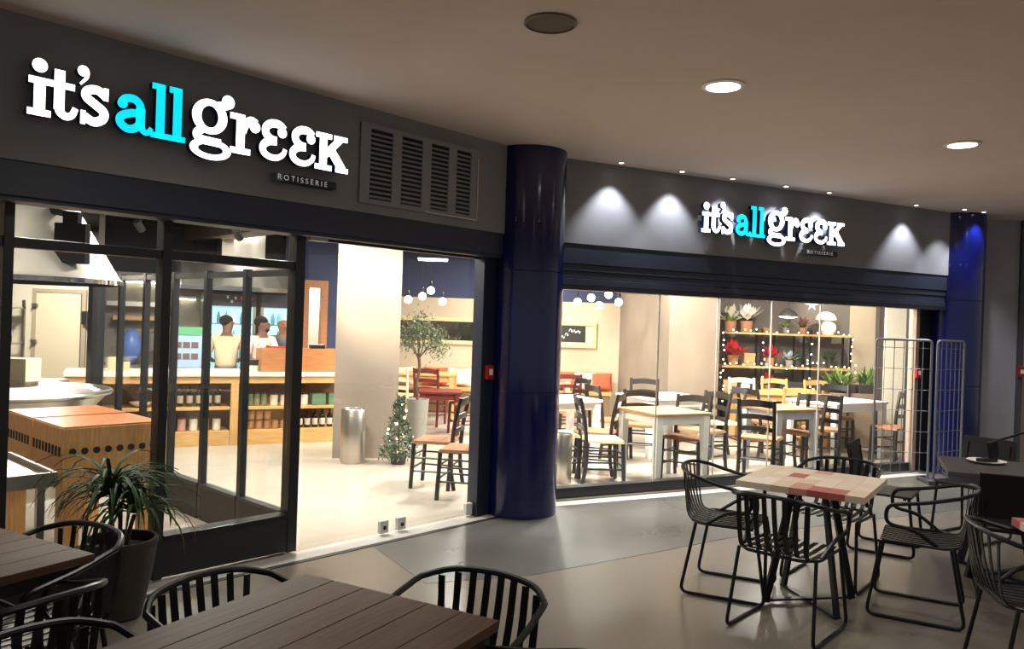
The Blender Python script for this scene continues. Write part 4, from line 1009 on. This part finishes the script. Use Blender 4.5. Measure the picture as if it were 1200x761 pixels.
# tables
def taverna_table(loc, rz, w_, d_, top, leg, label, h=.76, name='dining_table'):
    t = thing(name, label, 'table', (*loc, 0), rz)
    MB().bb(-w_/2, w_/2, -d_/2, d_/2, h-.032, h).build('tabletop', top, t, .004)
    x, y = w_/2-.055, d_/2-.055
    MB().bb(-x, x, -y-.012, -y+.008, h-.12, h-.033).bb(-x, x, y-.008, y+.012, h-.12, h-.033).bb(-x-.012, -x+.008, -y+.009, y-.009, h-.12, h-.033).bb(x-.008, x+.012, -y+.009, y-.009, h-.12, h-.033).build('apron', leg, t)
    for sx in (-1, 1):
        for sy in (-1, 1):
            q = [(sx*x+a*.03, sy*y+b*.03, 0) for a, b in ((-1, -1), (1, -1), (1, 1), (-1, 1))] + [(sx*x+a*.04, sy*y+b*.04, h-.033) for a, b in ((-1, -1), (1, -1), (1, 1), (-1, 1))]
            MB().add(q, [(3, 2, 1, 0), (4, 5, 6, 7), (0, 1, 5, 4), (1, 2, 6, 5), (2, 3, 7, 6), (3, 0, 4, 7)]).build('leg', leg, t)
    return t
c = P2(5.03+.36, 6.64+.36)
c = Vector((1.51, 8.17, 0)) + Vector((cos(A2), sin(A2), 0))*.36 + Vector((-sin(A2), cos(A2), 0))*.36
MT = wood('honey_top', '#a07a52', '#b38d64', 'x', .35); MT2 = wood('brown_top', '#8a6a4c', '#9c7b5b', 'x', .35)
taverna_table((c.x, c.y), A2, .72, .72, MT, M_WHITE, 'square table with honey wood top and white legs just behind the glazing')
c = Vector((3.03, 9.02, 0)) + Vector((cos(A2), sin(A2), 0))*.34 + Vector((-sin(A2), cos(A2), 0))*.31
taverna_table((c.x, c.y), A2-.05, .66, .62, MT2, M_GREYWHITE, 'square table with brown top and grey-white legs, second behind the glazing')
taverna_table((4.36, 10.70), A2+.1, 1.1, .8, M_WHITE, M_WHITE, 'long white table before the shelf unit and plants')
taverna_table((2.0, 10.55), A2, .95, .75, M_WHITE, M_WHITE, 'white table in the middle of the dining room behind the wood-topped table')
taverna_table((.62, 9.7), A2, .75, .7, M_WHITE, M_WHITE, 'white table beside the big navy column, behind the slate chairs')
taverna_table((3.95, 11.78), .02, 1.3, .6, M_PINE, M_PINEZ, 'pine table before the shelf unit, between beech chairs')
taverna_table((-1.55, 13.45), 0, 1.3, .75, M_PINE, M_PINEZ, 'pine table before the bench, behind the olive tree')
taverna_table((.60, 13.4), 0, .8, .7, mat('pink_top', '#c79f86', .5), mat('pink_leg', '#cfae96', .5), 'pale pink table before the bench, seen right of the big column')
taverna_table((-1.02, 11.75), .1, .62, .6, M_REDWOOD, M_REDWOOD, 'red wooden table behind the olive planter', .62)
# bench with cushions
t = thing('wall_bench', 'long pale wooden bench running along the back wall', 'bench', (-.2, 14.45, 0))
MB().bb(-2.0, 2.0, -.25, .20, .40, .45).build('seat', M_PINE, t); MB().bb(-2.0, 2.0, .22, .33, .0, .78).build('backrest', M_PINE, t)
MB().bb(-1.98, 1.98, -.22, .18, 0, .399).build('base', mat('bench_base', '#7a5d43', .6), t)
def pillow(w_, h_, d_, n=10):
    mb = MB(); Rm = Matrix.Rotation(D(-14), 3, 'X'); vs = []; fs_ = []
    for sgn in (-1, 1):
        for i in range(n+1):
            for j in range(n+1):
                a, b = 2*i/n-1, 2*j/n-1; pinch = 1 - .10*(1-abs(a))*abs(b)**3
                vs.append(Rm @ Vector((a*w_/2*(1-.08*(1-b*b)*abs(a)**3), sgn*d_/2*((1-a**4)*(1-b**4))**.5, b*h_/2*pinch)) + Vector((0, 0, h_/2+.012)))
    N = (n+1)**2
    for i in range(n):
        for j in range(n):
            q = [i*(n+1)+j, (i+1)*(n+1)+j, (i+1)*(n+1)+j+1, i*(n+1)+j+1]; fs_ += [q, [N+k for k in q[::-1]]]
    return mb.add(vs, fs_, True)
cu_ = [(-1.95, M_CUSHION, 'cream cushion at the left end of the bench'), (-1.35, M_ORANGE, 'orange cushion behind the pine table on the bench'), (-.92, M_CUSHION, 'plump cream cushion right of the orange one, seen through the door'), (.55, M_CUSHION, 'cream cushion on the bench just right of the big column'),
       (.98, M_ORANGE, 'orange cushion leaning on the bench under the framed board'), (1.33, M_CUSHION, 'cream cushion right of the orange one under the framed board'), (1.62, M_ORANGE, 'orange cushion in the corner end of the bench')]
for x, m, s in cu_:
    o = pillow(.46, .33, .15).build('cushion', m); o.location = (x, 14.50, .451)
    tag(o, s, 'cushion', 'cushions on the wall bench')
def frame(x0, x1, z0, z1, label, fm, inner, bits, cat, mount=.0):
    t = thing('wall_frame', label, cat, (0, YB-.001, 0))
    bw = .07
    MB().bb(x0, x1, -.04, 0, z0, z0+bw).bb(x0, x1, -.04, 0, z1-bw, z1).bb(x0, x0+bw, -.04, 0, z0+bw, z1-bw).bb(x1-bw, x1, -.04, 0, z0+bw, z1-bw).build('frame', fm, t)
    MB().bb(x0+bw, x1-bw, -.015, -.001, z0+bw, z1-bw).build('panel', inner, t)
    return t
mfm = mat('gold_frame', '#cdb98a', .5)
t = frame(-2.3, .15, 1.21, 1.70, 'long mirror in a pale gold frame on the back wall behind the olive tree', mfm, mat('mirror_glass', '#8b857d', .05, 1), None, 'mirror'); t.name = 'wall_mirror'
for x in (-.95, -.62): MB().bb(x-.012, x+.012, -.03, -.016, 1.28, 1.63).build('bar', M_BLACK, t)
t = frame(.3, 1.56, 1.22, 1.70, 'chalkboard picture with white scribble in a pale gold frame, right of the big column', mfm, mat('mount', '#e2d3a8', .7), None, 'picture'); t.name = 'framed_chalkboard'
MB().bb(.42, 1.36, -.024, -.016, 1.32, 1.62).build('chalkboard', mat('chalk_black', '#2a2724', .8), t)
r2 = random.Random(4)
for k in range(9):
    x = .62+k*.072; z = 1.38+r2.random()*.15
    MB().tube(spline([(x, -.027, z), (x+.03, -.027, z+.05), (x+.05, -.027, z-.01), (x+.065, -.027, z+.03)], 3), .006, 5).build('scribble', M_WHITE, t)
# shelf unit with fairy lights
SX0, SX1, SY = 3.38, 5.46, 13.02
t = thing('shelf_unit', 'tall dark-framed shelf unit with pine boards and fairy lights', 'shelf', (0, SY, 0))
for x in (SX0+.02, 4.02, 4.80, SX1-.02):
    for y in (-.15, .15): MB().bb(x-.015, x+.015, y-.015, y+.015, 0, 1.68 if x < 5 else 1.62).build('upright', M_BLACK, t)
ZS = (.20, .635, 1.075, 1.615)
for z in ZS: MB().bb(SX0, SX1, -.18, .18, z-.03, z).build('board', M_PINE, t)
for x in (4.3, 4.62): MB().bb(x-.012, x+.012, .1, .13, .25, 1.58).build('brace', M_BLACK, t)
def string(pts, label, per=.075, seed=1):
    rr = random.Random(seed); t = thing('string_lights', label, 'fairy lights', (0, 0, 0), 0, 'fairy lights draped over the shelf unit')
    P = spline(pts, 6); MB().tube(P, .003, 5).build('wire', M_FIR, t); acc = 0; base = None
    for a, b in zip(P[:-1], P[1:]):
        acc += (b-a).length
        if acc > per:
            acc = 0; loc = b + Vector((rr.uniform(-.02, .02), -.012, rr.uniform(-.03, .03)))
            if base is None: base = MB().ball((0, 0, 0), .0125, 8).build('bulb', M_FAIRY, t); base.location = loc
            else: dup(base, t, loc)
yf = SY-.20
string([(SX0+.02, yf, 1.66), (SX0, yf, 1.45), (SX0+.03, yf, 1.15), (SX0-.02, yf, .9), (SX0+.05, yf, .65), (SX0, yf, .4)], 'string of warm fairy lights down the left upright of the shelf unit', .06, 1)
string([(SX0, yf, 1.60), (3.9, yf, 1.66), (4.4, yf, 1.62), (4.9, yf, 1.67), (SX1, yf, 1.64)], 'string of warm fairy lights along the top board of the shelf unit', .085, 2)
string([(SX0, yf, 1.09), (3.9, yf, 1.13), (4.4, yf, 1.08), (4.9, yf, 1.14), (SX1, yf, 1.10)], 'string of warm fairy lights along the middle board of the shelf unit', .07, 3)
string([(4.06, yf, 1.6), (4.02, yf, 1.4), (4.08, yf, 1.1), (4.0, yf, .85), (4.1, yf, .68)], 'string of warm fairy lights down the second upright of the shelf unit', .11, 4)
string([(SX1, yf, 1.62), (SX1-.04, yf, 1.3), (SX1+.03, yf, 1.05), (SX1-.25, yf, .8), (SX1-.22, yf, .7)], 'string of warm fairy lights down the right end of the shelf unit', .075, 5)
string([(4.75, yf, 1.6), (4.8, yf, 1.35), (4.74, yf, 1.1), (4.8, yf, .8), (4.78, yf, .6)], 'string of warm fairy lights down the third upright of the shelf unit', .12, 6)
string([(SX0, yf, .62), (3.6, yf, .55), (3.8, yf, .63), (4.0, yf, .58)], 'string of warm fairy lights along the lower left board of the shelf unit', .06, 7)
# pots and flowers on it
def flower_pot(loc, label, potm, petm, s=1.0, leafm=M_LEAF, seed=1, big=False):
    rr = random.Random(seed); t = thing('potted_flower', label, 'potted plant', loc); t.scale = (s, s, s)
    MB().lathe([(.06, 0), (.065, .005), (.08, .14), (.072, .14), (.068, .12), (0, .12)], 18).build('pot', potm, t)
    for k in range(16):
        a = k*2.4; e = .5+.9*rr.random(); L = .10+.05*rr.random(); d = Vector((cos(a)*cos(e), sin(a)*cos(e), sin(e))); p = Vector((cos(a)*.02, sin(a)*.02, .12)); w_ = Vector((-sin(a), cos(a), 0))*.018
        MB().add([p, p+d*L*.5+w_, p+d*L, p+d*L*.5-w_], [(0, 1, 2, 3)]).build('leaf', leafm, t)
    for k in range(26 if big else 20):
        a = k*2.399; e = .25+1.2*rr.random(); L = .15+.09*rr.random(); d = Vector((cos(a)*cos(e), sin(a)*cos(e), sin(e))); p = Vector((0, 0, .12)) + d*L*.35; w_ = Vector((-sin(a), cos(a), 0))*.045
        MB().add([p, p+d*L*.4+w_, p+d*L*.8, p+d*L*.4-w_, p+d*L*.4+Vector((0, 0, .012))], [(0, 1, 4), (1, 2, 4), (2, 3, 4), (3, 0, 4)]).build('petal', petm, t)
z3, z2, z1_ = ZS[3]+.001, ZS[2]+.001, ZS[1]+.001
flower_pot((3.54, SY, z3), 'pot of pale flowers at the left end of the top shelf', M_TERRA, mat('pale_petals', '#c9c2a8', .6), 1.25, M_BRIGHTLEAF, 1)
flower_pot((3.80, SY, z3), 'pot of large white flowers, second on the top shelf', M_TERRA, M_PETAL, 1.3, M_LEAF, 2, True)
flower_pot((4.72, SY, z3), 'pot of small reddish foliage on the top shelf left of the white bust', M_TERRA, mat('rust_petals', '#7d4a36', .7), .75, M_LEAF, 3)
flower_pot((4.45, SY, z3), 'low pot of green sprigs under the pendant lamp on the top shelf', M_GREYPOT, mat('sage_petals', '#8f9a78', .7), .7, M_BRIGHTLEAF, 4)
flower_pot((3.60, SY, z2), 'red poinsettia at the left of the middle shelf', M_TERRA, M_POINSETTIA, 1.15, M_LEAF, 5, True)
flower_pot((4.20, SY, z2), 'red poinsettia at the second upright of the middle shelf', M_TERRA, M_POINSETTIA, 1.0, M_LEAF, 6, True)
flower_pot((4.20, SY, z1_), 'red poinsettia on the lower shelf beside the fairy lights', M_TERRA, M_POINSETTIA, 1.0, M_LEAF, 7, True)
flower_pot((4.52, SY, z2), 'pot of silvery blue leaves on the middle shelf', M_GREYPOT, mat('silver_petals', '#a9b8b8', .5), .8, M_FIR, 8)
flower_pot((4.66, SY, z2), 'dark green potted sprigs on the middle shelf', M_POT, M_FIR, .8, M_FIR, 9)
flower_pot((5.18, SY, z2), 'green potted foliage at the right of the middle shelf', M_POT, M_LEAF, .85, M_FIR, 10)
for x, z, w_, h_, c, s in ((3.85, z2, .17, .20, '#b58d5c', 'small brown wooden box on the middle shelf between poinsettias'), (3.55, z1_, .22, .2, '#c9a878', 'pale wooden crate at the left of the lower shelf'), (4.12, z3, .16, .08, '#8a5a34', 'low brown box on the top shelf'), (4.55, z1_, .40, .2, '#3a3735', 'dark framed box on the lower shelf')):
    o = thing('storage_box', s, 'box', (x, SY, z)); MB().bb(-w_/2, w_/2, -.09, .09, 0, h_*.8).build('body', mat('box'+c, c, .6), o, .004); MB().bb(-w_/2-.004, w_/2+.004, -.095, .095, h_*.8+.001, h_).build('lid', mat('box'+c, c, .6), o)
for x, s in ((3.82, 'white lantern with pale dome on the lower shelf'),):
    o = thing('lantern', s, 'lantern', (x, SY, z1_)); MB().lathe([(.07, 0), (.075, .005), (.075, .13), (.06, .15)], 16).build('body', M_WHITE, o); MB().ball((0, 0, .19), .055, 12).build('dome', mat('lantern_dome', '#b3a794', .4), o)
t = thing('white_bust', 'white plaster bust wearing a broad helmet on the top shelf', 'statue', (5.13, SY, z3))
MB().lathe([(.075, 0), (.115, .05), (.125, .12), (.11, .18), (.0, .2)], 20).build('shoulders', M_PETAL, t); MB().ball((0, 0, .21), .105, 16, (.95, 1, .9)).build('head', M_PETAL, t)
MB().lathe([(.165, .24), (.15, .30), (.11, .345), (.05, .37), (.0, .375)], 20, (-.04, 0, 0)).build('helmet', M_PETAL, t)
t = thing('paper_star', 'bluish white paper star hanging under the shutter', 'ornament', (4.55, 12.2, 2.08))
mb = MB()
for k in range(6):
    a = k*pi/3; mb.add([(0, -.02, 0), (.05*cos(a-.4), 0, .05*sin(a-.4)), (.11*cos(a), 0, .11*sin(a)), (.05*cos(a+.4), 0, .05*sin(a+.4)), (0, .02, 0)], [(0, 1, 2), (0, 2, 3), (4, 2, 1), (4, 3, 2)])
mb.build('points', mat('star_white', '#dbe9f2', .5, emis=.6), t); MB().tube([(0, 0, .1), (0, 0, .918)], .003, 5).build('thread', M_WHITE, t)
t = thing('dome_pendant', 'grey dome pendant lamp with glowing rim before the shelf unit', 'pendant lamp', (4.33, 12.6, 1.88))
MB().lathe([(.155, 0), (.15, .03), (.10, .09), (.04, .12), (.02, .15), (.015, .15), (.03, .115), (.09, .085), (.14, .03), (.155, 0)], 28).build('shade', mat('grey_shade', '#4a4640', .4), t)
MB().lathe([(0, -.022), (.08, -.018), (.148, .002), (.14, .010), (0, .010)], 24).build('glow_disc', M_LAMP, t); MB().tube([(0, 0, .15), (0, 0, 1.118)], .004, 6).build('cord', M_BLACK, t)
light('dome_glow', 'SPOT', (0, 0, -.02), 12, WARM, t, (0, 0, -1), .1, D(140))
# blue-striped sack at the shelf foot
t = thing('striped_sack', 'blue, white and cream sack in a wooden crate at the foot of the shelf unit', 'sack', (3.62, 12.70, 0))
MB().bb(-.19, .19, -.12, .12, 0, .20).build('crate', M_PINE, t, .004); MB().bb(-.15, .15, -.10, .10, .201, .42).build('cloth', mat('sack_cream', '#d5c7ae', .9), t, .02); MB().bb(-.14, .14, -.09, .09, .421, .56).build('blue_band', mat('sack_blue', '#7fa6cc', .9), t, .02)
# green plants on the side cabinet
t = thing('planter_cabinet', 'grey-brown cabinet carrying the bushy green plants', 'cabinet', (4.78, 11.62, 0))
t.location = (5.05, 11.75, 0)
MB().bb(-.40, .40, -.16, .16, .04, .78).build('body', mat('cabinet_brown', '#8a7663', .6), t, .004)
for x in (-.36, .36):
    for y in (-.12, .12): MB().bb(x-.02, x+.02, y-.02, y+.02, 0, .039).build('leg', M_BLACK, t)
for i, (x, s) in enumerate(((-.22, 'bushy bright green plant in a low trough, left on the cabinet'), (.22, 'bushy bright green plant in a low trough, right on the cabinet'))):
    t = thing('bushy_plant', s, 'potted plant', (5.05+x, 11.75, .781))
    MB().bb(-.19, .19, -.10, .10, 0, .12).build('trough', M_POT, t, .006)
    r3 = random.Random(40+i)
    for k in range(90):
        a = r3.uniform(0, 2*pi); e = r3.uniform(.4, 1.5); L = r3.uniform(.18, .36); d = Vector((cos(a)*cos(e), sin(a)*cos(e)*.6, sin(e))); p = Vector((r3.uniform(-.15, .15), r3.uniform(-.06, .06), .11)); w_ = Vector((-sin(a), cos(a), 0))*.022
        MB().add([p, p+d*L*.6+w_, p+d*L+Vector((0, 0, -.03)), p+d*L*.6-w_], [(0, 1, 2, 3)]).build('leaf', M_BRIGHTLEAF if k % 3 else M_LEAF, t)
# slim linear lamp near the entrance ceiling
t = thing('linear_lamp', 'slim white linear lamp hanging above the olive tree', 'ceiling light', (-.97, 9.6, 2.36), D(5))
MB().bb(-.18, .18, -.02, .02, 0, .025).build('housing', M_WHITE, t); MB().bb(-.17, .17, -.015, .015, -.008, -.001).build('tube', M_LAMP, t)
for x in (-.15, .15): MB().tube([(x, 0, .025), (x, 0, .638)], .003, 5).build('wire', M_BLACK, t)
